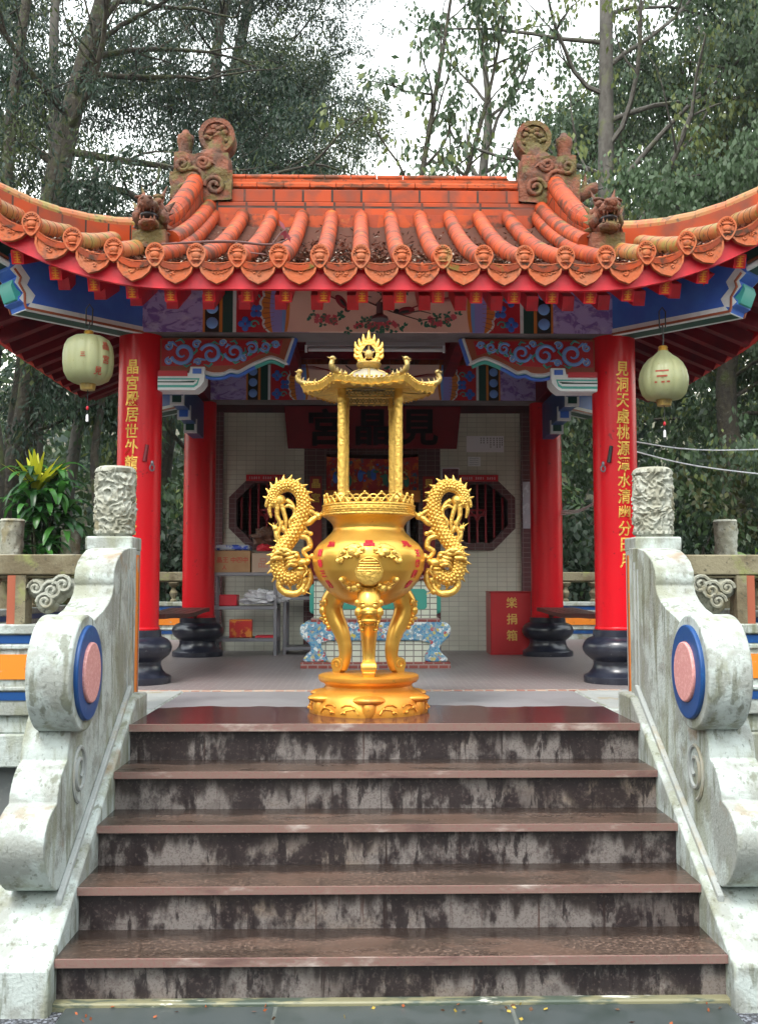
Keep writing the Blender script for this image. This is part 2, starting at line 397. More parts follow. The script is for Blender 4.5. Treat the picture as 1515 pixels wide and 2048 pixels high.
LBAM = [LEAF('bamboo_green', (0.09, 0.16, 0.03)), LEAF('bamboo_yellow', (0.17, 0.20, 0.04)), LEAF('bamboo_dark', (0.04, 0.08, 0.02))]
SOIL = M('forest_floor', (0.05, 0.04, 0.025), 0.95, layers=[
    dict(s=2, lo=.42, hi=.62, c=(0.06, 0.07, 0.02)), dict(s=9, lo=.5, hi=.65, c=(0.03, 0.025, 0.015))], bump=.8, bscale=8, bdist=.08)
GRAVEL = M('blue_grey_gravel', (0.13, 0.14, 0.16), 0.8, layers=[
    dict(s=60, k='cell', lo=.3, hi=.8, c=(0.26, 0.28, 0.32)), dict(s=60, k='dot', lo=.35, hi=.6, c=(0.03, 0.03, 0.035), a=.9)], bump=1, bscale=90, bdist=.03)
SLATE = BRICK('wet_slate_paving', (0.045, 0.055, 0.056), (0.06, 0.07, 0.068), (0.12, 0.13, 0.12), .9, .62, gap=.008, axes='xy', offset=.5, rough=.35,
              dirt=(6, (0.025, 0.035, 0.03), .8))
ALGAE = M('wet_yellowed_grout', (0.20, 0.19, 0.11), 0.5, layers=[
    dict(s=(5, 20, 20), lo=.45, hi=.58, c=(0.06, 0.08, 0.06)), dict(s=(4, 20, 20), o=(2, 2, 2), lo=.62, hi=.68, c=(.6, .6, .52))])

# ------------------------------------------------------------------ mesh helpers
class MB:
    def __init__(s):
        s.v, s.f, s.m = [], [], []
    def add(s, verts, faces, m=0):
        o = len(s.v)
        s.v += [tuple(p) for p in verts]
        s.f += [tuple(i + o for i in f) for f in faces]
        s.m += [m] * len(faces)
        return s
    def box(s, x0, x1, y0, y1, z0, z1, m=0):
        v = [(x, y, z) for z in (z0, z1) for y in (y0, y1) for x in (x0, x1)]
        f = [(0, 2, 3, 1), (4, 5, 7, 6), (0, 1, 5, 4), (2, 6, 7, 3), (0, 4, 6, 2), (1, 3, 7, 5)]
        return s.add(v, f, m)
    def obox(s, c, ax, ay, az, m=0):
        """box from its centre and three half-axis vectors"""
        c, ax, ay, az = Vector(c), Vector(ax), Vector(ay), Vector(az)
        v = [c + ax * i + ay * j + az * k for k in (-1, 1) for j in (-1, 1) for i in (-1, 1)]
        f = [(0, 2, 3, 1), (4, 5, 7, 6), (0, 1, 5, 4), (2, 6, 7, 3), (0, 4, 6, 2), (1, 3, 7, 5)]
        return s.add(v, f, m)
    def prism(s, poly, axis, a, b, m=0):
        n = len(poly)
        def P(p, t):
            return {'x': (t, p[0], p[1]), 'y': (p[0], t, p[1]), 'z': (p[0], p[1], t)}[axis]
        v = [P(p, a) for p in poly] + [P(p, b) for p in poly]
        f = [tuple(range(n)), tuple(range(2 * n - 1, n - 1, -1))]
        f += [(i, i + n, (i + 1) % n + n, (i + 1) % n) for i in range(n)]
        return s.add(v, f, m)
    def ring(s, outer, inner, axis, a, b, m=0):
        n = len(outer)
        def P(p, t):
            return {'x': (t, p[0], p[1]), 'y': (p[0], t, p[1]), 'z': (p[0], p[1], t)}[axis]
        v = [P(p, a) for p in outer] + [P(p, a) for p in inner] + [P(p, b) for p in outer] + [P(p, b) for p in inner]
        f = []
        for i in range(n):
            j = (i + 1) % n
            f += [(i, j, j + n, i + n), (i + 2 * n, i + 3 * n, j + 3 * n, j + 2 * n), (i, i + 2 * n, j + 2 * n, j), (i + n, j + n, j + 3 * n, i + 3 * n)]
        return s.add(v, f, m)
    def lathe(s, prof, c=(0, 0, 0), segs=32, m=0, disp=None):
        n = len(prof)
        v, f = [], []
        for i in range(segs):
            a = 2 * PI * i / segs
            for k, (r, z) in enumerate(prof):
                d = disp(a, k, r, z) if disp else 0
                v.append((c[0] + (r + d) * math.cos(a), c[1] + (r + d) * math.sin(a), c[2] + z))
        for i in range(segs):
            j = (i + 1) % segs
            f += [(i * n + k, j * n + k, j * n + k + 1, i * n + k + 1) for k in range(n - 1)]
        f += [tuple(i * n for i in reversed(range(segs))), tuple(i * n + n - 1 for i in range(segs))]
        return s.add(v, f, m)
    def tube(s, pts, rad, segs=8, m=0, flat=None, alt=None):
        pts = [Vector(p) for p in pts]
        n = len(pts)
        if not isinstance(rad, (list, tuple)):
            rad = [rad] * n
        v, f = [], []
        t0 = (pts[1] - pts[0]).normalized()
        u = t0.orthogonal().normalized()
        for i in range(n):
            t = (pts[min(i + 1, n - 1)] - pts[max(i - 1, 0)])
            t = t.normalized() if t.length > 1e-9 else t0
            u = (u - t * u.dot(t))
            u = u.normalized() if u.length > 1e-6 else t.orthogonal().normalized()
            w_ = t.cross(u)
            for k in range(segs):
                a = 2 * PI * k / segs
                d = u * math.cos(a) + w_ * math.sin(a)
                if flat:
                    d = Vector((d.x * flat[0], d.y * flat[1], d.z * flat[2]))
                v.append(pts[i] + d * rad[i])
        for i in range(n - 1):
            for k in range(segs):
                k2 = (k + 1) % segs
                f.append((i * segs + k, i * segs + k2, (i + 1) * segs + k2, (i + 1) * segs + k))
        f += [tuple(reversed(range(segs))), tuple(range((n - 1) * segs, n * segs))]
        s.add(v, f, m)
        if alt is not None:                          # every second ring of faces is a joint
            k0 = len(s.m) - len(f)
            for i in range(1, n - 1, 2):
                for k in range(segs):
                    s.m[k0 + i * segs + k] = alt
        return s
    def ball(s, c, r, m=0, segs=14, rings=8, rot=None, fn=None):
        r = r if isinstance(r, (tuple, list)) else (r, r, r)
        v, f = [], []
        for i in range(rings + 1):
            th = PI * i / rings
            for k in range(segs):
                a = 2 * PI * k / segs
                d = Vector((math.sin(th) * math.cos(a), math.sin(th) * math.sin(a), math.cos(th)))
                e = fn(d) if fn else 1
                p = Vector((d.x * r[0] * e, d.y * r[1] * e, d.z * r[2] * e))
                if rot is not None:
                    p = rot @ p
                v.append(Vector(c) + p)
        for i in range(rings):
            for k in range(segs):
                k2 = (k + 1) % segs
                f.append((i * segs + k, (i + 1) * segs + k, (i + 1) * segs + k2, i * segs + k2))
        return s.add(v, f, m)
    def cone(s, a, b, r, m=0, segs=6):
        return s.tube([a, b], [r, r * .08], segs, m)
    def grid(s, fn, nu, nv, m=0):
        v = [fn(i / nu, j / nv) for j in range(nv + 1) for i in range(nu + 1)]
        f = [(j * (nu + 1) + i, j * (nu + 1) + i + 1, (j + 1) * (nu + 1) + i + 1, (j + 1) * (nu + 1) + i) for j in range(nv) for i in range(nu)]
        return s.add(v, f, m)
    def mapped(s, fn):
        s.v = [tuple(fn(Vector(p))) for p in s.v]
        return s
    def mirror(s):
        s.v = [(-p[0], p[1], p[2]) for p in s.v]
        s.f = [tuple(reversed(f)) for f in s.f]
        return s
    def merge(s, o, m=None):
        k = len(s.v)
        s.v += o.v
        s.f += [tuple(i + k for i in f) for f in o.f]
        s.m += o.m if m is None else [m] * len(o.f)
        return s
    def build(s, name, mats, parent=None, origin=None, bevel=0, ang=38, label=None):
        me = bpy.data.meshes.new(name)
        o = bpy.data.objects.new(name, me)
        if parent is not None:
            org = ORG.get(parent.name, Vector((0, 0, 0)))
            o.parent = parent
        else:
            org = Vector(origin) if origin is not None else Vector((0, 0, 0))
            o.location = org
        ORG[o.name] = org
        me.from_pydata([(p[0] - org.x, p[1] - org.y, p[2] - org.z) for p in s.v], [], s.f)
        for mt in (mats if isinstance(mats, (list, tuple)) else [mats]):
            me.materials.append(mt)
        me.polygons.foreach_set('material_index', s.m)
        me.polygons.foreach_set('use_smooth', [True] * len(s.f))
        me.update()
        me.set_sharp_from_angle(angle=R(ang))
        col.objects.link(o)
        if label:
            o['label'] = label
        if bevel:
            bm = o.modifiers.new('bevel', 'BEVEL')
            bm.width = bevel
            bm.segments = 2
            bm.limit_method = 'ANGLE'
            bm.angle_limit = R(50)
        return o
ORG = {}
def thing(name, label, cat, loc, group=None):
    o = bpy.data.objects.new(name, None)
    o.empty_display_size = .1
    col.objects.link(o)
    o.location = loc
    ORG[o.name] = Vector(loc)
    return tag(o, label, cat, group)
def tag(o, label, cat, group=None):
    o['label'] = label
    o['category'] = cat
    if group:
        o['group'] = group
    return o
def setting(o, kind='structure'):
    o['kind'] = kind
    return o
KIDS = {}
def children(o):
    return [c for c in bpy.data.objects if c.parent == o]
def copy_tree(o, parent=None, loc=None, rot=None, scale=None):
    c = o.copy()
    col.objects.link(c)
    if parent is not None:
        c.parent = parent
    if loc is not None:
        c.location = loc
    if rot is not None:
        c.rotation_euler = rot
    if scale is not None:
        c.scale = scale if isinstance(scale, (tuple, list)) else (scale,) * 3
    ORG[c.name] = Vector(c.location)
    for ch in children(o):
        copy_tree(ch, c)
    return c
_TX = {}
def text_mb(body, size, depth=.004, bold=.0, shear=0.0):
    """lettering as a mesh in the x-z plane, centred, facing -y"""
    cu = bpy.data.curves.new('lettering', 'FONT')
    cu.body = body
    cu.size = size
    cu.extrude = depth / 2
    cu.offset = bold
    cu.shear = shear
    cu.align_x = 'CENTER'
    cu.align_y = 'CENTER'
    cu.resolution_u = 3
    o = bpy.data.objects.new('lettering', cu)
    col.objects.link(o)
    dg = bpy.context.evaluated_depsgraph_get()
    me = bpy.data.meshes.new_from_object(o.evaluated_get(dg))
    mb = MB()
    vs = [v.co.copy() for v in me.vertices]
    if vs:
        cx = (max(v.x for v in vs) + min(v.x for v in vs)) / 2
        cy = (max(v.y for v in vs) + min(v.y for v in vs)) / 2
        mb.add([(v.x - cx, -v.z, v.y - cy) for v in vs], [tuple(p.vertices) for p in me.polygons])
    bpy.data.objects.remove(o)
    bpy.data.meshes.remove(me)
    bpy.data.curves.remove(cu)
    return mb
def circ(c, r, n=32, a0=0):
    return [(c[0] + r * math.cos(a0 + 2 * PI * i / n), c[1] + r * math.sin(a0 + 2 * PI * i / n)) for i in range(n)]
def arc(c, r, a0, a1, n=10):
    return [(c[0] + r * math.cos(R(a0 + (a1 - a0) * i / n)), c[1] + r * math.sin(R(a0 + (a1 - a0) * i / n))) for i in range(n + 1)]
def smooth_pts(pts, n=6):
    """Catmull-Rom through points"""
    P = [Vector(p) for p in pts]
    out = []
    for i in range(len(P) - 1):
        p0, p1, p2, p3 = P[max(i - 1, 0)], P[i], P[i + 1], P[min(i + 2, len(P) - 1)]
        for k in range(n):
            t = k / n
            out.append(.5 * ((2 * p1) + (p2 - p0) * t + (2 * p0 - 5 * p1 + 4 * p2 - p3) * t * t + (3 * p1 - p0 - 3 * p2 + p3) * t ** 3))
    out.append(P[-1])
    return out
def lerp_list(vals, n):
    return [float(np.interp(i / (n - 1) * (len(vals) - 1), range(len(vals)), vals)) for i in range(n)]
# ================================================================== THE SETTING
PZ = 0.909                      # platform level
Y0, TR, RI = 5.193, 0.2984, 0.1817
def terrain(x, y):
    d = max(0, y - 15.5) + max(0, abs(x) - 7) * .55
    z = -.02 + .42 * max(0, min(1, (y - 4.5) / 4)) * (abs(x) > 3.3)
    z += .20 * d * min(1, d / 6) + .25 * mnoise.noise((x * .25, y * .25, 0)) * min(1, d / 2)
    if y < 5:
        z = min(z, -.02)
    return z
g = MB()
xs = np.concatenate([np.linspace(-90, -14, 12), np.linspace(-13, 13, 53), np.linspace(14, 90, 12)])
ys = np.concatenate([np.linspace(-30, 3, 8), np.linspace(4, 30, 53), np.linspace(32, 120, 12)])
nx = len(xs)
g.add([(x, y, terrain(x, y)) for y in ys for x in xs],
      [(j * nx + i, j * nx + i + 1, (j + 1) * nx + i + 1, (j + 1) * nx + i) for j in range(len(ys) - 1) for i in range(nx - 1)])
setting(g.build('ground', SOIL))
g = MB().box(-6, 6, -4, 5.5, -.15, -.008)
setting(g.build('gravel_ground', GRAVEL))
g = MB().box(-1.25, 1.29, -4, 4.01, -.1, .006)
setting(g.build('path', SLATE, bevel=.004))

# platform
pl = thing('platform', 'raised grey stone platform that carries the red temple pavilion', 'platform', (0, 5.2, 0))
MB().box(-3.5, 3.5, 5.72, 13.35, -.1, .62).build('plinth_wall', GREYWALL, pl)
b = MB()
b.box(-3.56, -1.3, 5.62, 13.4, .62, .80).box(1.3, 3.56, 5.62, 13.4, .62, .80)
b.box(-3.53, -1.3, 5.65, 13.38, .80, PZ).box(1.3, 3.53, 5.65, 13.38, .80, PZ)
b.box(-1.3, 1.3, 7, 13.4, .62, PZ - .01)
b.build('stone_kerb', CONC, pl, bevel=.01)
MB().box(-3.3, 3.3, 6.84, 13.3, PZ - .05, PZ + .004).build('floor_tiles', FLOOR, pl)
MB().box(-1.62, 1.62, 6.79, 6.84, PZ - .05, PZ + .006).build('mosaic_border', MOSAIC_STRIP, pl)

for s in (-1, 1):
    a, b_ = sorted((s * 1.31, s * 3.24))
    MB().box(a, b_, 5.83, 6.86, PZ - .02, PZ + .003).build('grey_floor_margin', CONC_IN, pl)

# stairs
st = thing('stone_staircase', 'five wet red granite steps with black stained risers up to the pavilion', 'stairs', (0, 4.0, 0))
b = MB().box(-1.297, 1.297, Y0 + .02, 6.79, PZ - .035, PZ)
b.build('landing', LANDING, st, bevel=.006)
for i in range(5):
    y, z = Y0 - i * TR, PZ - i * RI
    t = MB()
    if i:
        t.box(-1.345, 1.345, y + .012, y + TR + .034, z - .032, z, 0)
        t.box(-1.345, 1.345, y, y + .012, z - .032, z - .001, 1)
    else:
        t.box(-1.345, 1.345, y, y + .02, z - .034, z + .001, 1)
    if i:
        to = Vector((2.7 * i, y - 4.0, z))
        t.v = [(p[0] - to.x, p[1] - y, p[2] - z) for p in t.v]
        t.v = [(p[0] + 0, p[1] + 0, p[2] + 0) for p in t.v]
    o = t.build('tread', [TREAD, NOSING], st)
    if i:                                               # each tread weathers from its own front edge
        for v_ in o.data.vertices:
            v_.co += Vector((0, 4.0, 0))
        o.location = to
    off = Vector((3.1 * i + 1, y - 4.0, z - RI))        # its own origin, so that every riser weathers from its own foot
    r = MB().box(-1.345 - off.x, 1.345 - off.x, y + .034 - off.y, y + .07 - off.y, -.03, RI - .034)
    r.v = [(p[0], p[1], p[2]) for p in r.v]
    o = r.build('riser', RISER, st)
    o.location = off
MB().box(-1.33, 1.33, Y0 - 4 * TR - .012, Y0 - 4 * TR + .04, -.02, .022).build('grout_edge', ALGAE, st, bevel=.008)

# ------------------------------------------------------------------ stair balustrades with drum stones
def line(y):
    return PZ + .018 + (y - Y0) * RI / TR
def balustrade(s):
    t = thing('stair_balustrade', ('weathered white drum stone balustrade left of the steps, beside the yellow topped plant' if s < 0 else
              'weathered white drum stone balustrade right of the steps, below the teardrop lantern'), 'balustrade', (s * 1.45, 4.7, 0))
    def put(mb, name, mats, parent=t, **k):
        if s < 0:
            mb.mirror()
        return mb.build(name, mats, parent, **k)
    # sloping plinth the stone stands on
    ytop = 5.36
    poly = [(3.93, -.03), (3.93, .17), (3.975, line(3.975)), (ytop, line(ytop)), (5.63, line(ytop)), (5.63, -.03)]
    put(MB().prism(poly, 'x', 1.30, 1.62), 'sloping_plinth', CONC, bevel=.012)
    m = MB()
    for (a, b_, off, x0, x1) in ((4.2, 5.36, .028, 1.335, 1.362),):
        m.prism([(a, line(a) - .01), (a, line(a) + off), (b_ + .05, line(b_ + .05) + off), (b_ + .05, line(b_) - .01)], 'x', x0, x1)
    put(m, 'plinth_moulding', CONC_IN, bevel=.006)
    # carved slab: scroll scallops, neck and post
    P = [(4.31, line(4.31) - .01), (4.235, .372), (4.19, .388), (4.15, .412), (4.105, .452), (4.07, .503), (4.046, .550), (4.038, .595), (4.048, .638), (4.075, .672), (4.115, .700), (4.16, .718), (4.205, .728)]
    P += [(4.207, .738), (4.212, .765), (4.232, .800), (4.262, .835), (4.300, .862), (4.338, .878)]
    P += [(4.338, .888), (4.342, .915), (4.355, .950), (4.378, .990), (4.402, 1.025), (4.428, 1.055)]
    P += [(4.42, 1.06), (4.50, 1.22), (4.62, 1.40)]
    P += [(4.70, 1.445), (4.80, 1.475), (4.91, 1.50), (5.00, 1.535), (5.06, 1.575), (5.085, 1.615), (5.075, 1.64)]
    P += [(5.085, 1.69), (5.13, 1.735), (5.20, 1.77), (5.29, 1.80), (5.42, 1.815), (5.58, 1.82)]
    P += [(5.58, line(ytop) - .01), (ytop, line(ytop) - .01)]
    put(MB().prism(P, 'x', 1.362, 1.56), 'scroll_slab', CONC, bevel=.012)
    # recessed inner panel line
    m = MB()
    m.tube([(1.36, 5.46, 1.02), (1.36, 5.46, 1.74)], .008, 6)
    m.tube([(1.36, 5.40, 1.02), (1.36, 5.40, 1.70)], .006, 6)
    put(m, 'panel_bead', CONC_IN)
    # volute on the inner face
    sp = [(1.36, 4.52 + (.028 + .085 * k / 40) * math.cos(R(-60 + k * 17)), .80 + (.028 + .085 * k / 40) * 1.15 * math.sin(R(-60 + k * 17))) for k in range(41)]
    put(MB().tube(sp, .010, 6), 'volute', CONC_IN)
    # drum
    m = MB().prism(circ((4.445, 1.236), .252, 56), 'x', 1.318, 1.505)
    d = put(m, 'drum', CONC, bevel=.01)
    put(MB().ring(circ((4.445, 1.236), .205, 56), circ((4.445, 1.236), .13, 56), 'x', 1.30, 1.330), 'blue_disc', BLUE_D, d, bevel=.006)
    put(MB().prism(circ((4.445, 1.236), .131, 48), 'x', 1.288, 1.330), 'pink_disc', PINK, d, bevel=.006)
    # post
    e = .014 if s > 0 else 0
    put(MB().box(1.392 + e, 1.635 + e, 5.575, 5.80, .90, 1.805).box(1.384 + e, 1.643 + e, 5.567, 5.808, 1.805, 1.885), 'post', CONC, bevel=.01)
    put(MB().box(1.384 + e, 1.40 + e, 5.605, 5.785, .99, 1.81), 'inset_frame', CONC_IN, bevel=.005)
    put(MB().box(1.380 + e, 1.392 + e, 5.612, 5.722, 1.01, 1.785), 'orange_inset', ORANGE_P)
    put(MB().box(1.378 + e, 1.392 + e, 5.722, 5.742, 1.01, 1.785), 'red_inset_edge', RUST)
    # carved capital
    def disp(a, k, r, z):
        if r < .05:
            return 0
        p_ = Vector((math.cos(a) * 2.2 + s * 5, math.sin(a) * 2.2, z * 17))
        p_ += mnoise.noise_vector(p_ * .9) * 1.1
        n = 1 - abs(mnoise.noise(p_ * 1.25)) * 3.2
        n2 = mnoise.noise(p_ * 2.6)
        sc_ = .5 * max(0, math.sin(a * 9 + z * 60) * math.sin(a * 9 - z * 60)) if z < .17 else 0
        return .011 * max(-.7, n) + .009 * n2 + .010 * sc_ - .003 if .03 < z < .37 else 0
    prof = [(.001, 0), (.095, 0), (.098, .012), (.112, .018), (.112, .034)]
    prof += [(.104 + .006 * math.sin(PI * k / 100), .036 + .325 * k / 100) for k in range(101)]
    prof += [(.110, .365), (.108, .385), (.09, .398), (.001, .402)]
    cx = 1.513 if s < 0 else 1.537
    put(MB().lathe(prof, (cx, 5.70, 1.885), 150, disp=disp), 'carved_capital', CARVED, ang=60)
    return t
balustrade(-1)
balustrade(1)

# ------------------------------------------------------------------ railings round the platform
def cap_mb(c, h, r, seed):
    def disp(a, k, rr, z):
        if rr < .02:
            return 0
        return .012 * mnoise.noise((math.cos(a) * 3 + seed, math.sin(a) * 3, z * 16)) + .006 * mnoise.noise((math.cos(a) * 8, math.sin(a) * 8 + seed, z * 40))
    prof = [(.001, 0), (r * 1.04, 0), (r * 1.04, .02)] + [(r * (.93 + .07 * k / 24), .025 + (h - .05) * k / 24) for k in range(25)] + [(r * 1.04, h - .02), (r * .9, h), (.001, h)]
    return MB().lathe(prof, c, 40, disp=disp)
def railing(name, label, A, B, posts, group, panel=True):
    """stone railing from A to B (x, y); posts are distances along it"""
    A, B = Vector((A[0], A[1], 0)), Vector((B[0], B[1], 0))
    d = (B - A)
    L_ = d.length
    d.normalize()
    n = Vector((d.y, -d.x, 0))                  # outward side
    t = thing(name, label, 'railing', (A.x, A.y, PZ), group)
    def pt(u, v, z):
        p = A + d * u + n * v
        return Vector((p.x, p.y, z))
    def bar(mb, u0, u1, v0, v1, z0, z1, m=0):
        return mb.obox(pt((u0 + u1) / 2, (v0 + v1) / 2, (z0 + z1) / 2), d * (u1 - u0) / 2, n * (v1 - v0) / 2, Vector((0, 0, (z1 - z0) / 2)), m)
    bar(bar(MB(), 0, L_, -.062, .062, 1.672, 1.787), 0, L_, -.045, .045, 1.655, 1.672).build('handrail', RAILST, t, bevel=.022)
    lw = MB()
    bar(lw, 0, L_, -.08, .08, .90, 1.345)
    bar(lw, 0, L_, -.10, .10, 1.345, 1.40)
    bar(lw, 0, L_, -.095, .095, 1.262, 1.29)
    bar(lw, 0, L_, -.095, .095, 1.035, 1.06)
    low = lw.build('low_wall', CONC, t, bevel=.008)
    bar(bar(MB(), 0, L_, -.086, .086, 1.295, 1.34), 0, L_, -.086, .086, .985, 1.03).build('blue_band', BLUE_D, t)
    xs_ = [0] + list(posts) + [L_]
    for i in range(len(xs_) - 1):
        a, b_ = xs_[i], xs_[i + 1]
        if b_ - a < .6:
            continue
        pm = MB()
        o_ = [(a + .30, 1.10), (b_ - .30, 1.10), (b_ - .27, 1.12), (b_ - .27, 1.21), (b_ - .30, 1.235), (a + .30, 1.235), (a + .27, 1.21), (a + .27, 1.12)]
        k = len(o_)
        for sgn in (1, -1):
            v = [pt(u, sgn * .089, z) for u, z in o_] + [pt(u, sgn * .07, z) for u, z in o_]
            pm.add(v, [tuple(range(k))] + [(q, q + k, (q + 1) % k + k, (q + 1) % k) for q in range(k)])
        pm.build('orange_panel', ORANGE_P, t)
        for u in ((a * 2 + b_) / 3, (a + b_ * 2) / 3):
            prof = [(.04, 0), (.045, .02), (.025, .04), (.05, .09), (.055, .12), (.03, .16), (.028, .19), (.06, .21), (.075, .245), (.07, .255), (.001, .256)]
            v = MB().lathe(prof, pt(u, 0, 1.40), 14)
            v.build('vase_baluster', RAILST, t)
    for i, u in enumerate(posts):
        pm = bar(MB(), u - .085, u + .085, -.085, .085, .90, 1.83)
        p = pm.build('post', RAILST, t, bevel=.01)
        cap_mb(pt(u, 0, 1.83), .40, .105, i * 3.1 + A.x).build('carved_capital', CARVED, p, ang=60)
    return t, pt, bar
GR = 'mossy stone railings round the platform'
for s in (-1, 1):
    A, B = ((-1.64, 5.70), (-3.36, 5.70)) if s < 0 else ((3.36, 5.70), (1.64, 5.70))
    t, pt, bar = railing('stone_railing', 'mossy stone railing with blue and orange low wall %s of the steps' % ('left' if s < 0 else 'right'), A, B, [], GR)
    # cloud bracket under the rail next to the post, and the brown upright
    m = MB()
    for (dx, z, r_) in ((.20, 1.585, .085), (.29, 1.60, .062), (.235, 1.525, .07), (.14, 1.62, .08)):
        m.ball((s * (1.64 + dx), 5.69, z), (r_, .045, r_), segs=16, rings=10)
        sp = [(s * (1.64 + dx + r_ * .7 * (1 - k / 22) * math.cos(k * .55)), 5.642, z + r_ * .7 * (1 - k / 22) * math.sin(k * .55)) for k in range(20)]
        m.tube(sp, .011, 6)
    m.build('cloud_bracket', CARVED, t)
    m = MB().box(s * 2.01 - .028, s * 2.01 + .028, 5.63, 5.75, 1.39, 1.67)
    u = m.build('upright', RAILST, t)
    MB().box(s * 2.062 - .024, s * 2.062 + .024, 5.64, 5.74, 1.39, 1.67).build('orange_edge', RUST, u)
railing('stone_railing', 'mossy stone railing along the left side of the platform, beside the cordyline', (-3.36, 5.7), (-3.36, 13.3), [1.75, 3.7, 5.6, 7.5], GR)
railing('stone_railing', 'mossy stone railing along the right side of the platform, before the dark thicket', (3.30, 13.3), (3.30, 5.7), [.1, 1.95, 3.9, 5.85], GR)
railing('stone_railing', 'mossy stone railing at the far rear of the platform, seen between the red columns', (-3.3, 13.25), (3.3, 13.25), [1.1, 5.5], GR)
# ================================================================== THE PAVILION
pav = thing('pavilion', 'red columned temple pavilion with an upturned orange tile roof', 'pavilion', (0, 8.735, PZ))
CX, CYF, CYR = 1.745, 7.35, 10.12
EX, EYF, EYR = 2.95, 6.2, 11.27
YC = (EYF + EYR) / 2
EZ = 3.63
def lift(c, d):
    return .25 * max(0, c) ** 2 * max(0, 1 - d / 1.9)
def prof_z(d):
    return EZ + .36 * d + .053 * d * d
def fz(x, y):                              # front slope
    d = y - EYF
    return prof_z(d) + lift(abs(x) - 1.3, d)
def sz(x, y):                              # side slope
    d = EX - abs(x)
    return prof_z(d) + lift(abs(y - YC) - (YC - EYF - 1.65), d)

# columns
def bend_text(mb, cx, cy, r, phi):
    """wrap lettering (x-z plane, y = depth) round a column"""
    def fn(p):
        a = phi + p.x / r
        rr = r + .002 - p.y
        return Vector((cx + rr * math.sin(a), cy - rr * math.cos(a), p.z))
    return mb.mapped(fn)
def column(x, y, text, phi):
    c = MB()
    c.lathe([(.001, 0), (.158, 0)] + [(.158, .25 * k) for k in range(1, 8)] + [(.158, 2.17), (.001, 2.17)], (x, y, PZ + .375), 48)
    c.lathe([(.162, .01), (.166, .016), (.166, .03), (.162, .036)], (x, y, PZ + .37), 48)
    lab = None
    o = c.build('column', RED, pav)
    prof = [(.001, 0), (.245, 0), (.25, .012), (.25, .05), (.243, .058), (.215, .07), (.19, .10), (.178, .135), (.18, .16), (.205, .18), (.235, .205),
            (.252, .235), (.255, .262), (.246, .292), (.222, .318), (.19, .332), (.178, .336), (.176, .385), (.001, .386)]
    MB().lathe(prof, (x, y, PZ), 40).build('column_base', BASEBLK, o)
    if text:
        m = MB()
        z = 3.186
        for ch in text:
            t = text_mb(ch, .109, .006, bold=.0016, shear=.05)
            t.v = [(p[0] * .90, p[1], p[2] * 1.05 + z) for p in t.v]
            m.merge(t)
            z -= .1163
        bend_text(m, x, y, .158, phi).build('gold_inscription', GOLD_CARVE, o)
        # incense tube with a steel ring
        a = phi + (.62 if x < 0 else -.62)
        sx, sy = x + .172 * math.sin(a), y - .172 * math.cos(a)
        h = MB().tube([(sx - .006, sy, 2.50), (sx + .012, sy, 2.62)], [.016, .013], 10)
        hk = h.build('incense_tube', M('dark_red_tube', (.16, .005, .012), .4) if x < 0 else BLACK, o)
        return o
    return o
column(-CX, CYF, '晶宮殿居世外龍飛鳳舞壯乾坤', R(-9))
column(CX, CYF, '見洞天處桃源潭水清幽分日月', R(9))
for x in (-CX, CX):
    column(x, CYR, None, 0)
for x in (-CX, CX):                                   # small steel rings under the incense tubes
    xx = x + (.125 if x < 0 else -.125)
    rg = MB().tube([(xx + .016 * math.cos(k * .55), CYF - .15, 2.455 + .022 * math.sin(k * .55)) for k in range(12)], .006, 6)
    rg.ball((xx, CYF - .15, 2.49), (.012, .012, .02))
    rg.build('steel_ring', SILVER, pav)

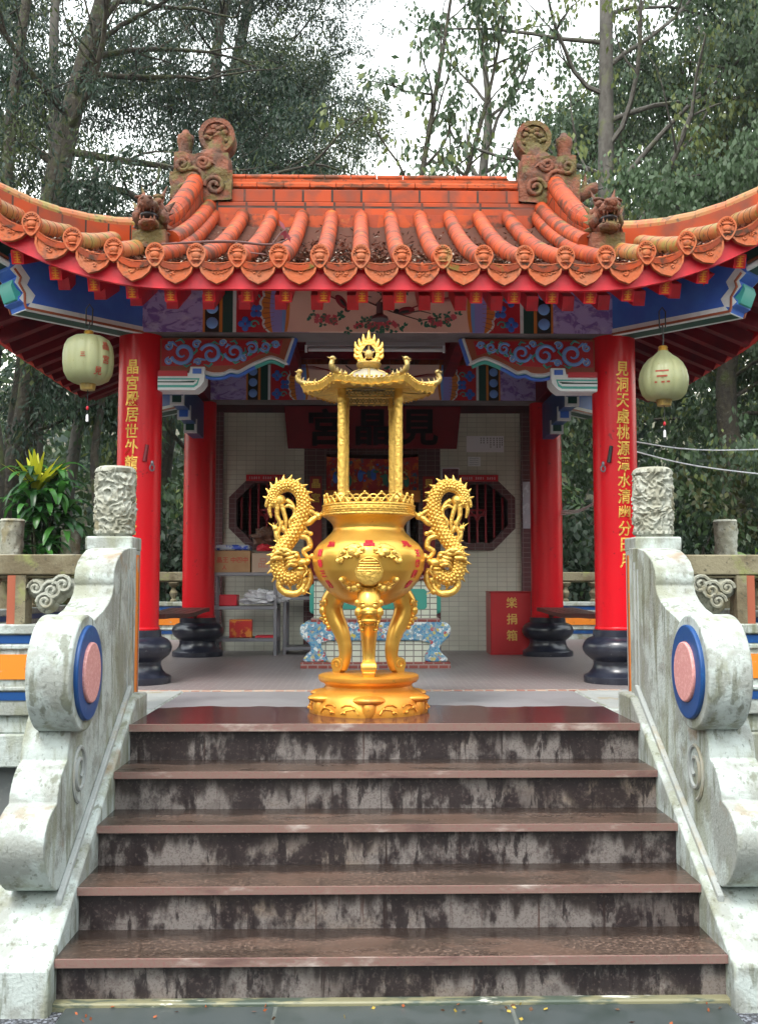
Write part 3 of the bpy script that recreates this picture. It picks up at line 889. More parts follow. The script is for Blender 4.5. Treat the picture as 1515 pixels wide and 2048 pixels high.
# painted beams (front and the same again at the rear columns)
BT, BB, BF = 3.80, 3.440, 7.20                          # top, bottom, front face
def beam():
    o = MB().box(-1.80, 1.80, BF, BF + .26, BB, BT).build('painted_beam', M('beam_grey', (.16, .14, .15), .6, layers=[dict(s=5, lo=.4, hi=.7, c=(.1, .08, .09))]), pav)
    def panel(poly, layer, name, mat, both=True):
        MB().prism(poly, 'y', BF - .004 * layer, BF + .002).build(name, mat, o)
        if both:
            MB().prism(poly, 'y', BF - .004 * layer, BF + .002).mirror().build(name, mat, o)
    def rect(x0, x1, z0=BB + .004, z1=BT):
        return [(x0, z0), (x1, z0), (x1, z1), (x0, z1)]
    panel(rect(-1.80, -1.272), 1, 'purple_panel', PURPLE)
    panel(rect(-1.272, -1.13), 1, 'gold_edge_strip', ORANGE)
    panel(rect(-1.255, -1.153), 2, 'dark_strip', BLACK)
    for s in (-1, 1):
        for z in (3.51, 3.62, 3.73):
            MB().ball((s * 1.204, BF - .008, z), (.043, .012, .043), segs=18).build('blue_bead', BLUE_L, o)
    panel(rect(-1.13, -1.055), 1, 'green_strip', GREEN_D)
    panel(rect(-1.055, -1.03), 1, 'pale_strip', WHITE)
    panel(rect(-1.03, -.80), 1, 'red_field', BOARDRED)
    for s in (-1, 1):
        m = MB()
        for (cx, cz, a0) in ((-.965, 3.505, 0), (-.965, 3.69, 90), (-.885, 3.60, 45)):
            for k in range(4):
                a = R(a0 + k * 90)
                m.ball((s * (cx + .028 * math.cos(a)), BF - .006, cz + .032 * math.sin(a)), (.024, .005, .024), 0, 12, 6)
        for (cx, cz) in ((-.90, 3.50), (-.895, 3.70)):
            sp = [(s * (cx + .035 * (1 - k / 16) * math.cos(k * .5)), BF - .007, cz + .035 * (1 - k / 16) * math.sin(k * .5)) for k in range(13)]
            m.tube(sp, .006, 6, 1)
        m.build('painted_scrolls', [BLUE, TEAL], o)
    # fan shaped border: white wavy outline, orange petals, lilac crescent, gold line, peach field
    zc, hz = (BB + BT) / 2, (BT - BB) / 2
    def crescent(x_edge, bulge, n=14):                   # curve bulging outwards from the peach field
        return [(x_edge - bulge * (1 - (2 * k / n - 1) ** 2), BB + .004 + (BT - BB - .004) * k / n) for k in range(n + 1)]
    wav = [(-.80 - .05 * (1 - (2 * k / 24 - 1) ** 2) - .018 * abs(math.sin(k / 24 * PI * 4)), BB + .004 + (BT - BB - .004) * k / 24) for k in range(25)]
    inner = [(-.5, BT), (-.5, BB + .004)]
    panel(wav + inner, 2, 'pale_fan_edge', WHITE)
    panel([(x + .018, z) for x, z in wav] + inner, 3, 'orange_fan', ORANGE)
    for s in (-1, 1):
        m = MB()
        for k in range(9):
            z = BB + .02 + (BT - BB - .04) * k / 8
            zz = zc + (z - zc) * .8
            m.tube([(s * -.835, BF - .013, z), (s * -.755, BF - .0135, zz)], .0035, 5)
        m.build('fan_lines', RUST, o)
    panel([(x - .03, z) for x, z in crescent(-.735, .02)] + inner, 4, 'lilac_crescent', LILAC)
    panel([(x + .018, z) for x, z in crescent(-.715, -.0)] + inner, 5, 'pale_line', BLUE_L)
    panel([(x + .03, z) for x, z in crescent(-.71, -.012)] + inner, 6, 'gold_line', ORANGE)
    pe = [(x + .044, z) for x, z in crescent(-.705, -.02)]
    m = MB().prism(pe + [(-x, z) for x, z in reversed(pe)], 'y', BF - .028, BF + .002)
    m.build('peach_panel', PEACH, o)
    Y = BF - .030
    rnd = random.Random(5)
    m = MB()
    def leafp(x, z, a, l, wd, mt):
        m.add([(x, Y - .001 * rnd.random(), z), (x + l * .5 * math.cos(a) - wd * math.sin(a), Y - .001, z + l * .5 * math.sin(a) + wd * math.cos(a)),
               (x + l * math.cos(a), Y - .001, z + l * math.sin(a)), (x + l * .5 * math.cos(a) + wd * math.sin(a), Y - .001, z + l * .5 * math.sin(a) - wd * math.cos(a))],
              [(0, 3, 2, 1)], mt)
    for (cx, cz, n) in ((-.33, 3.535, 7), (-.02, 3.50, 8), (.42, 3.52, 7), (.12, 3.73, 4), (-.43, 3.55, 4), (.52, 3.54, 4), (-.12, 3.49, 4), (.1, 3.485, 4)):
        m = MB()
        for k in range(n):
            px, pz = cx + rnd.uniform(-.05, .05), cz + rnd.uniform(-.028, .028)
            for q in range(6):
                leafp(px, pz, q * 1.05 + rnd.random(), .024, .010, 0)
        for k in range(n + 3):
            px, pz = cx + rnd.uniform(-.11, .11), cz + rnd.uniform(-.045, .045)
            for q in range(3):
                leafp(px, pz, rnd.random() * 6.3, .034, .010, 1)
        m.build('painted_peony', [PINKFL, LEAFP], o)
    m = MB()
    for pts in ([(-.28, 3.79), (-.16, 3.70), (.0, 3.63), (.10, 3.59), (.30, 3.53), (.45, 3.55)], [(-.02, 3.64), (.05, 3.72), (.06, 3.78)], [(.15, 3.575), (.3, 3.6), (.38, 3.58)], [(-.2, 3.735), (-.12, 3.71), (-.05, 3.7)]):
        MB().tube([(x, Y, z) for x, z in pts], lerp_list([.007, .003], len(pts)), 5).build('painted_branch', TWIG, o)
    for (bx, bz, sgn, up) in ((-.27, 3.665, -1, .5), (.20, 3.60, 1, .35)):
        m = MB()
        m.ball((bx, Y, bz), (.062, .004, .030), 0, 14, 8, Matrix.Rotation(sgn * -.9 if sgn < 0 else -.15, 3, 'Y').to_3x3() if sgn > 0 else Matrix.Rotation(.9, 3, 'Y').to_3x3())
        hx, hz_ = (bx + .045, bz - .058) if sgn < 0 else (bx - .07, bz - .005)
        m.ball((hx, Y, hz_), (.022, .005, .019), 1, 12, 6)
        m.ball((bx + .012 * -sgn, Y - .002, bz - .008), (.04, .004, .012), 1, 12, 6, Matrix.Rotation(.9 if sgn < 0 else -.2, 3, 'Y').to_3x3())
        for k in range(5):
            L_ = .30 + .05 * k
            tp = [(bx + sgn * (.04 + L_ * u), Y, bz + .02 + (.10 + .015 * k) * u * (1.6 - u) * (1 if sgn < 0 else .9)) for u in (0, .3, .6, 1)]
            m.tube(tp, [.006, .006, .004, .001], 4, 0)
        m.build('painted_bird', [BIRDRED, BLACK], o)
    return o
bm_front = beam()
rear = copy_tree(bm_front, pav)
rear.location = (0, 2.78, .02)
# side beams and inner purlins
for x in (-CX, CX):
    MB().box(x - .12, x + .12, CYF + .11, CYR - .14, BB + .005, BT - .01).build('side_beam', RED_SHADED, pav, bevel=.01)

# hip beams: blue with banded white, rust and green ends, running out to the corners
def hip_beam(s, f):
    c0 = Vector((s * 1.70, CYF + .0 if f < 0 else CYR, 0))
    d = Vector((s, f, 0)).normalized()
    n = Vector((-d.y, d.x, 0))
    Z0, Z1 = 3.435, 3.70
    def P(u, v, z):
        return Vector((c0.x + d.x * u + n.x * v, c0.y + d.y * u + n.y * v, z))
    def pris(poly, v0, v1, m=0, mb=None):
        mb = mb or MB()
        k = len(poly)
        v = [P(u, v0, z) for u, z in poly] + [P(u, v1, z) for u, z in poly]
        return mb.add(v, [tuple(range(k)), tuple(reversed(range(k, 2 * k)))] + [(i, (i + 1) % k, (i + 1) % k + k, i + k) for i in range(k)], m)
    L_ = 1.0
    body = [(.0, Z0), (L_, Z0), (L_ + .01, Z0 + .03), (L_ + .05, Z0 + .045), (L_ + .05, Z0 + .075), (L_ + .025, Z0 + .10), (L_ + .06, Z0 + .125), (L_ + .085, Z0 + .16),
            (L_ + .07, Z0 + .20), (L_ + .12, Z0 + .24), (L_ + .12, Z1 + .08), (0, Z1 + .05)]
    o = pris(body, -.105, .105).build('hip_beam', BLUE, pav)
    # painted margin bands on both flanks and the soffit
    w_ = MB()
    for sv in (-1, 1):
        v0, v1 = sv * .105, sv * .108
        pris([(.1, Z0), (L_, Z0), (L_ - .03, Z0 + .045), (.1, Z0 + .045)], min(v0, v1), max(v0, v1), 0, w_)
        pris([(L_ - .035, Z0 + .045), (L_ + .01, Z0 + .03), (L_ + .05, Z0 + .06), (L_ + .025, Z0 + .10), (L_ + .085, Z0 + .16), (L_ + .07, Z0 + .20), (L_ + .12, Z0 + .24), (L_ + .06, Z0 + .30),
              (L_ - .02, Z0 + .21), (L_ - .0, Z0 + .16), (L_ - .06, Z0 + .1)], min(v0, v1), max(v0, v1), 0, w_)
    w_.build('white_margin', WHITE, o)
    w_ = MB()
    for sv in (-1, 1):
        v0, v1 = sv * .105, sv * .111
        pris([(.1, Z0 - .002), (L_, Z0 - .002), (L_ - .005, Z0 + .014), (.1, Z0 + .014)], min(v0, v1), max(v0, v1), 0, w_)
        pl_ = [(L_ + .0, Z0 + .0), (L_ + .012, Z0 + .03), (L_ + .015, Z0 + .10), (L_ + .055, Z0 + .16), (L_ + .045, Z0 + .2), (L_ + .09, Z0 + .25)]
        w_.tube([P(u, sv * .109, z) for u, z in pl_], .009, 6)
    w_.build('rust_line', RUST, o)
    m = MB()
    m.obox(P(L_ / 2 + .05, 0, Z0 - .003), d * (L_ / 2 - .06), n * .060, Vector((0, 0, .004)))
    m.build('green_soffit', GREEN_D, o)
    m = MB()
    m.obox(P(L_ / 2 + .02, 0, Z0 - .001), d * (L_ / 2 - .02), n * .104, Vector((0, 0, .003)))
    m.build('white_soffit', WHITE, o)
    # green and white banded nose
    m = MB()
    pris([(L_ + .02, Z0 + .045), (L_ + .065, Z0 + .055), (L_ + .10, Z0 + .14), (L_ + .09, Z0 + .18), (L_ + .06, Z0 + .16), (L_ + .03, Z0 + .1)], -.085, .085, 0, m)
    m.build('green_nose', TEAL, o)
    # upper arm carried on the nose
    up = [(L_ - .3, Z1 + .0), (L_ + .06, Z1 - .02), (L_ + .75, Z1 + .20), (L_ + .78, Z1 + .40), (L_, Z1 + .3), (L_ - .3, Z1 + .2)]
    a = pris(up, -.085, .085).build('upper_hip_beam', GREEN_D, o)
    m = MB()
    for sv in (-1, 1):
        m.tube([P(u, sv * .086, z + .012) for u, z in up[1:3]], .02, 6, 0)
        m.tube([P(u, sv * .086, z + .05) for u, z in up[1:3]], .010, 6, 1)
    m.build('upper_margin', [WHITE, RUST], o)
    return o
for s in (-1, 1):
    for f in (-1, 1):
        hip_beam(s, f)

# scrolled brackets under the front beam
def bracket(s):
    yb0, yb1 = 7.30, 7.38
    top = [(-1.60, 3.425), (-.635, 3.425)]
    low = [(-.69, 3.255), (-.78, 3.29), (-.86, 3.265), (-.93, 3.23), (-1.02, 3.185), (-1.08, 3.19), (-1.13, 3.168), (-1.22, 3.165), (-1.27, 3.18), (-1.60, 3.18)]
    m = MB().prism(top + low, 'y', yb0, yb1)
    if s > 0:
        m.mirror()
    o = m.build('bracket', RUST, pav)
    inn = [(-1.585, 3.41), (-.70, 3.41), (-.725, 3.30), (-.80, 3.325), (-.88, 3.30), (-.96, 3.255), (-1.04, 3.225), (-1.25, 3.215), (-1.585, 3.215)]
    m = MB().prism(inn, 'y', yb0 - .004, yb1 + .004)
    if s > 0:
        m.mirror()
    m.build('red_field', BOARDRED, o)
    # white, blue and green edging
    edge = [(-.625, 3.43), (-.685, 3.245)] + smooth_pts([(-.69, 3.25, 0), (-.78, 3.285, 0), (-.86, 3.26, 0), (-.94, 3.222, 0), (-1.02, 3.178, 0), (-1.08, 3.185, 0), (-1.13, 3.162, 0), (-1.21, 3.158, 0), (-1.27, 3.175, 0)], 4)
    ep = [(p[0], yb0 + .035, p[1]) for p in edge]
    m = MB()
    m.tube(ep, .020, 8, 0, flat=(1, 2.2, 1))
    m.tube([(x - .004, yb0 + .04, z - .022) for x, y, z in ep[2:]], .015, 8, 1, flat=(1, 2.4, 1))
    m.tube([(ep[0][0] + .016, yb0 + .04, ep[0][2]), (ep[1][0] + .016, yb0 + .04, ep[1][2])], .018, 8, 2, flat=(1, 2.4, 1))
    m.tube([(x - .004, yb0 + .02, z - .030) for x, y, z in ep[12:]], .013, 8, 2, flat=(1, 2.0, 1))
    if s > 0:
        m.mirror()
    m.build('painted_edging', [WHITE, TEAL, BLUE], o)
    # scroll work
    m = MB()
    Y = yb0 - .008
    for i, (cx, cz, r_, dr, a0) in enumerate(((-1.43, 3.31, .086, 1, 200), (-1.225, 3.305, .078, -1, 160), (-1.055, 3.32, .070, 1, 190), (-.925, 3.35, .046, -1, 150), (-.83, 3.36, .038, 1, 200), (-.755, 3.375, .026, -1, 160), (-1.535, 3.36, .03, -1, 90), (-1.33, 3.375, .03, 1, 20), (-1.14, 3.385, .024, 1, 0), (-1.32, 3.245, .026, -1, 200), (-1.53, 3.25, .026, 1, 100), (-.985, 3.275, .024, 1, 60))):
        n = 26
        sp = [(cx + r_ * (1 - .8 * k / n) * math.cos(R(a0) + dr * k * .33), Y, cz + r_ * (1 - .8 * k / n) * math.sin(R(a0) + dr * k * .33)) for k in range(n)]
        m.tube(sp, lerp_list([.006 + r_ * .09, .006 + r_ * .12, .005], n), 6, 0)
        sp = [(p[0] + .006, Y - .003, p[2] + .006) for p in sp[:20]]
        m.tube(sp, lerp_list([.003, .0045, .003], len(sp)), 6, 1)
        for q in range(3):
            a = R(a0) + dr * (1.2 + q * 1.5)
            if r_ < .035:
                continue
            m.tube([(cx + r_ * .9 * math.cos(a), Y, cz + r_ * .9 * math.sin(a)), (cx + r_ * 1.25 * math.cos(a + .3 * dr), Y, cz + r_ * 1.2 * math.sin(a + .3 * dr)),
                    (cx + r_ * 1.25 * math.cos(a + .7 * dr), Y, cz + r_ * 1.15 * math.sin(a + .7 * dr))], [.009, .009, .003], 6, 2)
    for a, b_ in (((-1.54, 3.39), (-1.47, 3.36)), ((-1.33, 3.24), (-1.26, 3.26)), ((-1.12, 3.35), (-1.08, 3.37)), ((-.96, 3.29), (-.92, 3.33)), ((-.76, 3.39), (-.72, 3.37))):
        m.tube([(a[0], Y, a[1]), ((a[0] + b_[0]) / 2, Y, (a[1] + b_[1]) / 2 + .015), (b_[0], Y, b_[1])], [.004, .011, .004], 6, 0)
    if s > 0:
        m.mirror()
    m.build('scrollwork', [BLUE_L, WHITE, TEAL], o)
    # stepped arm below
    A = [(-1.60, 3.155), (-1.60, 3.030), (-1.33, 3.030), (-1.29, 3.06), (-1.265, 3.095), (-1.262, 3.20), (-1.365, 3.20), (-1.372, 3.155)]
    layers = [(0, WHITE, 'bracket_arm'), (1, TEAL, 'teal_band'), (2, WHITE, 'white_band'), (3, GREEN_D, 'green_band')]
    def inset(k):
        q = .014 * k
        q *= 1.25
        return [(-1.60, 3.128 - q * .7), (-1.60, 3.030 + q), (-1.34, 3.030 + q), (-1.305 - q * .4, 3.050 + q * .9), (-1.285 - q * .7, 3.128 - q * .7)]
    for k, mt, nm in layers:
        poly = A if k == 0 else inset(k)
        m = MB().prism(poly, 'y', 7.25 - .003 * k, 7.43)
        if s > 0:
            m.mirror()
        m.build(nm, mt, o)
    m = MB().box(-1.348, -1.285, 7.243, 7.43, 3.150, 3.186)
    if s > 0:
        m.mirror()
    m.build('blue_block', BLUE, o)
    m = MB().box(-1.60, -1.385, 7.244, 7.43, 3.130, 3.170)
    if s > 0:
        m.mirror()
    m.build('red_block', BOARDRED, o)
    return o
bracket(-1)
bracket(1)
# side brackets on the rear columns, seen end on: stepped blue, green and white blocks
for s in (-1, 1):
    m = MB()
    steps = [(8.55, 8.80, 3.27, 0), (8.80, 9.15, 3.20, 1), (9.15, 9.5, 3.13, 0), (9.5, 9.97, 3.06, 1)]
    for (a, b_, z, k) in steps:
        m.box(s * CX - .055, s * CX + .055, a + .02, b_ + .02, z + .012, 3.43, 3)
        m.box(s * CX - .060, s * CX + .060, a, a + .05, z, z + .13, 0)
        m.box(s * CX - .040, s * CX + .040, a - .006, a + .01, z + .022, z + .105, 1 + k)
    m.build('side_bracket', [WHITE, BLUE, GREEN_D, BLUE_D], pav)

# ceiling purlins and the old fluorescent lamp's board
MB().box(-1.9, 1.9, 7.46, 10.1, 3.93, 3.97).build('ceiling_board', CEIL, pav)
for i in range(7):
    y = 7.75 + i * .35
    MB().box(-1.7, 1.7, y, y + .06, 3.86, 3.93).build('ceiling_batten', RED_SHADED, pav)
for x in (-.82, .70):
    MB().box(x, x + .10, 7.46, 9.98, 3.70, 3.86).build('tie_beam', RED_SHADED, pav)

# ------------------------------------------------------------------ roof
SP = .2566
# pan tiles of the front slope, with the stepped laps and concave troughs
rows = [(k + .5) * SP for k in range(-12, 12)]
def row_end(x):
    ax = abs(x)
    return (8.58 if ax <= 1.52 else EYF + (EX - ax))
m = MB()
LAP = .115
for k in range(-12, 11):
    x0, x1 = rows[k + 12], rows[k + 13]
    ye = max(row_end(x0), row_end(x1)) if max(abs(x0), abs(x1)) < 1.6 else min(row_end(x0), row_end(x1)) + .1
    n = max(2, int((ye - EYF) / LAP))
    v, f = [], []
    for i in range(n):
        ya, yb = EYF - .03 + LAP * i, EYF - .03 + LAP * (i + 1)
        for (yy, dz) in ((ya, .040), (yb, .0), (ya, .004)):
            for j in range(6):
                u = j / 5
                x = x0 + (x1 - x0) * u
                v.append((x, yy, fz(x, yy) + dz - .050 * (1 - (2 * u - 1) ** 2)))
        o_ = i * 18
        for j in range(5):
            f.append((o_ + j, o_ + j + 1, o_ + j + 7, o_ + j + 6))
            f.append((o_ + 12 + j, o_ + 13 + j, o_ + j + 1, o_ + j))
    m.add(v, f)
    for q in range(11, len(f), 2):
        m.m[len(m.m) - len(f) + q] = 1
roof = m.build('front_roof_slope', [PAN, TILE_JOINT], pav, ang=30)
# rear and side slopes
m = MB()
m.grid(lambda u, v: ((-1 + 2 * u) * (EX - (EX - 1.5) * min(1, v * 1.7)), EYR - (EYR - 8.9) * v, prof_z((EYR - 8.9) * v) + lift(abs((-1 + 2 * u) * (EX - (EX - 1.5) * min(1, v * 1.7))) - 1.3, (EYR - 8.9) * v) + .0), 40, 16)
for x in rows:
    n = 10
    ye = EYR - (8.58 - EYF) if abs(x) < 1.55 else EYR - (EX - abs(x))
    m.tube([(x, EYR + (ye - EYR) * i / n, prof_z((EYR - ye) * i / n) + lift(abs(x) - 1.3, (EYR - ye) * i / n) + .03) for i in range(n + 1)], .062, 8)
m.build('rear_roof_slope', TILE, pav)
for s in (-1, 1):
    m = MB()
    m.grid(lambda u, v: (s * (EX - 1.35 * v), YC + (-1 + 2 * u) * (YC - EYF - min(1.35 * v, 1.2) * .98), sz(EX - 1.35 * v, YC + (-1 + 2 * u) * (YC - EYF - min(1.35 * v, 1.2) * .98))), 30, 12)
    for k in range(20):
        y = YC + (k - 9.5) * SP
        xe = max(1.6, abs(y - YC) - (YC - EYF) + EX)
        n = 8
        m.tube([(s * (EX + (xe - EX) * i / n), y, sz(EX + (xe - EX) * i / n, y) + .03) for i in range(n + 1)], .062, 8)
    m.build('side_roof_slope', TILE, pav)
    # gable wall
    gy = [(EYF + 1.25, prof_z(1.2)), (7.9, prof_z(1.75)), (8.735, 5.0), (9.57, prof_z(1.75)), (EYR - 1.25, prof_z(1.2))]
    MB().prism(gy, 'x', s * 1.60, s * 1.66).build('gable_wall', TERRA, pav)

# round cover tiles: a row each, with its moulded shield end; then the pendant drip tiles between
def shield(cx, z, y):
    """oval shield tile end with a raised face"""
    pts = []
    for k in range(28):
        a = 2 * PI * k / 28
        r_ = 1.0 if math.sin(a) > 0 else 1 + .16 * math.sin(-a) ** 3
        pts.append((cx + .060 * math.cos(a) * (1 if math.sin(a) > -.2 else 1 - .18 * abs(math.sin(a))), z + .072 * math.sin(a) * r_))
    m = MB().prism(pts, 'y', y - .018, y + .01)
    inn = [(cx + (p[0] - cx) * .84, z + (p[1] - z) * .84) for p in pts]
    m.ring(pts, inn, 'y', y - .026, y - .016)
    # beaked face: brow, muzzle, cheeks
    m.ball((cx, y - .018, z - .004), (.030, .016, .026), segs=12)
    m.ball((cx, y - .022, z + .022), (.036, .012, .010), segs=12)
    m.ball((cx, y - .022, z - .034), (.024, .010, .008), segs=10)
    for q in range(9):
        a = PI * (q + .5) / 9
        m.ball((cx + .043 * math.cos(a), y - .02, z + .008 + .046 * math.sin(a)), .007, segs=8, rings=5)
    return m
def drip(cx, z, y, ang):
    ca, sa = math.cos(ang), math.sin(ang)
    P = [(-.108, .035), (-.05, .02), (.0, .016), (.05, .02), (.108, .035), (.112, .0), (.098, -.045), (.06, -.088), (.0, -.118), (-.06, -.088), (-.098, -.045), (-.112, .0)]
    T = lambda p: (cx + p[0] * ca - p[1] * sa, z + p[0] * sa + p[1] * ca)
    m = MB().prism([T(p) for p in P], 'y', y - .014, y + .008)
    I = [(p[0] * .86, p[1] * .84 - .003) for p in P]
    m.ring([T(p) for p in P], [T(p) for p in I], 'y', y - .022, y - .012)
    rn = random.Random(int(cx * 1000))
    for q in range(13):
        px, pz = rn.uniform(-.075, .075), rn.uniform(-.06, .012)
        if abs(px) > .085 - max(0, -pz) * .9:
            continue
        n = 7
        sp = [(px + .017 * (1 - k / n) * math.cos(k * .9 + q), pz + .013 * (1 - k / n) * math.sin(k * .9 + q)) for k in range(n)]
        m.tube([(T(p)[0], y - .015, T(p)[1]) for p in sp], .0065, 5)
    return m
for x in rows:
    ye = row_end(x)
    n = max(4, int((ye - EYF) / .25))
    pts, rad = [], []
    for i in range(n + 1):
        for e, rr in ((0, .0632), (.97, .0606)):
            y = EYF + (ye - EYF) * min(1, (i + e) / (n + .97))
            pts.append((x, y, fz(x, y) + .035))
            rad.append(rr)
    o = MB().tube(pts, rad, 16, alt=1).build('tile_row', [TILE if abs(x) < 1.45 else TILE_MOSS, TILE_JOINT], pav, ang=25)
    shield(x, fz(x, EYF) + .045, EYF - .01).build('tile_end', TERRA_FACE, o)
for k in range(-11, 12):
    x = k * SP
    sl_ = math.atan(.5 * max(0, abs(x) - 1.3)) * (1 if x > 0 else -1)
    drip(x, fz(x, EYF) - .022, EYF - .005, sl_).build('drip_tile', TERRA_FACE, pav, ang=30)
# side eaves: tile ends and drips, looking out to each side
for s in (-1, 1):
    m = MB()
    for k in range(20):
        y = YC + (k - 9.5) * SP
        t = shield(0, 0, 0).mapped(lambda p: Vector((s * EX - p.y * -s, y + p.x, sz(EX, y) + .045 + p.z)))
        m.merge(t)
    for k in range(-9, 10):
        y = YC + k * SP
        t = drip(0, 0, 0, 0).mapped(lambda p: Vector((s * EX - p.y * -s, y + p.x, sz(EX, y) - .02 + p.z)))
        m.merge(t)
    m.build('side_tile_edge', TERRA_FACE, pav)

# fascia board, soffit and rafters
m = MB()
n = 60
v, f = [], []
for i in range(n + 1):
    x = -EX + .04 + (2 * EX - .08) * i / n
    z = fz(x, EYF)
    v += [(x, EYF + .03, z - .155), (x, EYF + .03, z - .01), (x, EYF + .07, z - .01), (x, EYF + .07, z - .155)]
for i in range(n):
    a, b_ = i * 4, i * 4 + 4
    f += [(a, b_, b_ + 1, a + 1), (a + 1, b_ + 1, b_ + 2, a + 2), (a + 2, b_ + 2, b_ + 3, a + 3), (a + 3, b_ + 3, b_, a)]
m.add(v, f)
m.build('front_fascia', RED_EAVE, pav)
for s in (-1, 1):
    v, f = [], []
    m = MB()
    for i in range(n + 1):
        y = EYF + .04 + (EYR - EYF - .08) * i / n
        z = sz(EX, y)
        v += [(s * (EX - .03), y, z - .155), (s * (EX - .03), y, z - .01), (s * (EX - .07), y, z - .01), (s * (EX - .07), y, z - .155)]
    for i in range(n):
        a, b_ = i * 4, i * 4 + 4
        f += [(a, b_, b_ + 1, a + 1), (a + 1, b_ + 1, b_ + 2, a + 2), (a + 2, b_ + 2, b_ + 3, a + 3), (a + 3, b_ + 3, b_, a)]
    m.add(v, f)
    m.build('side_fascia', RED_EAVE, pav)
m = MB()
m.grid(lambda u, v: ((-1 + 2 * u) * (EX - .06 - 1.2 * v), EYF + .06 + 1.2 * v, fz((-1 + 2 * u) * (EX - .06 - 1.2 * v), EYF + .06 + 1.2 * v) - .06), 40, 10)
m.build('front_soffit', RED_SHADED, pav)
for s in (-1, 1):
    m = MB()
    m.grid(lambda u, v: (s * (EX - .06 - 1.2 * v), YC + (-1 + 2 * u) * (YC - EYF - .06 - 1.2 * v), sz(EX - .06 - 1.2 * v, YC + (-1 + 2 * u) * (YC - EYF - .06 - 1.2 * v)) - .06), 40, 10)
    m.build('side_soffit', RED_SHADED, pav)
def rafter(a, b_, w_, h, name, mats, end):
    """square rafter from the eave end a to the wall end b_; end 1 carries a gilt character plate"""
    a, b_ = Vector(a), Vector(b_)
    d = (b_ - a).normalized()
    sd_ = d.cross(Vector((0, 0, 1))).normalized()
    up = sd_.cross(d)
    c = (a + b_) / 2
    m = MB().obox(c, sd_ * w_ / 2, d * (b_ - a).length / 2, up * h / 2, 0)
    if end:
        for q in range(5):
            zz = (-.36 + .18 * q) * h
            ww = w_ * (.30 if q % 2 == 0 else .22)
            m.obox(a + up * zz, sd_ * ww, d * .003, up * h * .040, 1)
        m.obox(a, sd_ * w_ * .05, d * .0035, up * h * .36, 1)
        m.obox(a - d * -.002, sd_ * w_ * .44, d * .002, up * h * .44, 2)
    return m.build(name, mats, pav)
RPLATE = M('orange_rafter_end', (0.55, 0.022, 0.014), 0.4)
for k in range(-11, 11):
    x = (k + .5) * .2425 + .0
    z = fz(x, EYF + .1)
    rafter((x, EYF + .09, z - .215), (x, EYF + min(.60, EX - abs(x) - .02), fz(x, EYF + .60) - .15), .076, .088, 'flying_rafter', [RED_EAVE, RAFTER_GOLD, RPLATE], True)
for k in range(-9, 10):
    x = k * .2425 + .06
    z = fz(x, EYF + .48)
    rafter((x, EYF + .47, z - .30), (x, EYF + min(1.02, EX - abs(x)), fz(x, EYF + 1.0) - .25), .078, .10, 'rafter', [RED_EAVE, RAFTER_GOLD, BOARDRED], False)
for s in (-1, 1):
    for k in range(18):
        y = YC + (k - 8.5) * .262
        di = min(1.12, YC - EYF - abs(y - YC) + .05)
        if di < .25:
            continue
        rafter((s * (EX - .10), y, sz(EX - .1, y) - .20), (s * (EX - di), y, sz(EX - di, y) - .20), .08, .10, 'side_rafter', [RED_SHADED, RAFTER_GOLD, RPLATE], True)

# main ridge
m = MB()
m.box(-1.52, 1.52, 8.60, 8.87, 4.80, 4.835)
m.box(-1.52, 1.52, 8.585, 8.885, 4.838, 4.955)
m.box(-1.27, 1.27, 8.605, 8.865, 4.960, 5.075)
rd = m.build('ridge', BRICK_RIDGE, pav, bevel=.008)
m = MB()
for k in range(11):
    x0 = -1.27 + k * .231
    m.tube([(x0 + .003, 8.735, 5.12), (x0 + .228, 8.735, 5.12)], .058, 12, flat=(1, 2.0, .95))
    m.tube([(x0 - .10, 8.735, 5.215), (x0 + .124, 8.735, 5.215)], .036, 12, flat=(1, 2.0, 1))
m.box(-1.27, 1.27, 8.66, 8.81, 5.15, 5.19)
m.build('ridge_cap', RIDGE_TILE, rd, ang=50)
m = MB()
for k in range(-6, 6):
    x = (k + .5) * SP + SP / 2
    if abs(x) < 1.55:
        m.prism([(x - .105, 4.83)] + arc((x, 4.79), .105, 180, 360, 12) + [(x + .105, 4.83)], 'y', 8.545, 8.60)
m.build('ridge_pendant_tile', TILE, rd, bevel=.004)
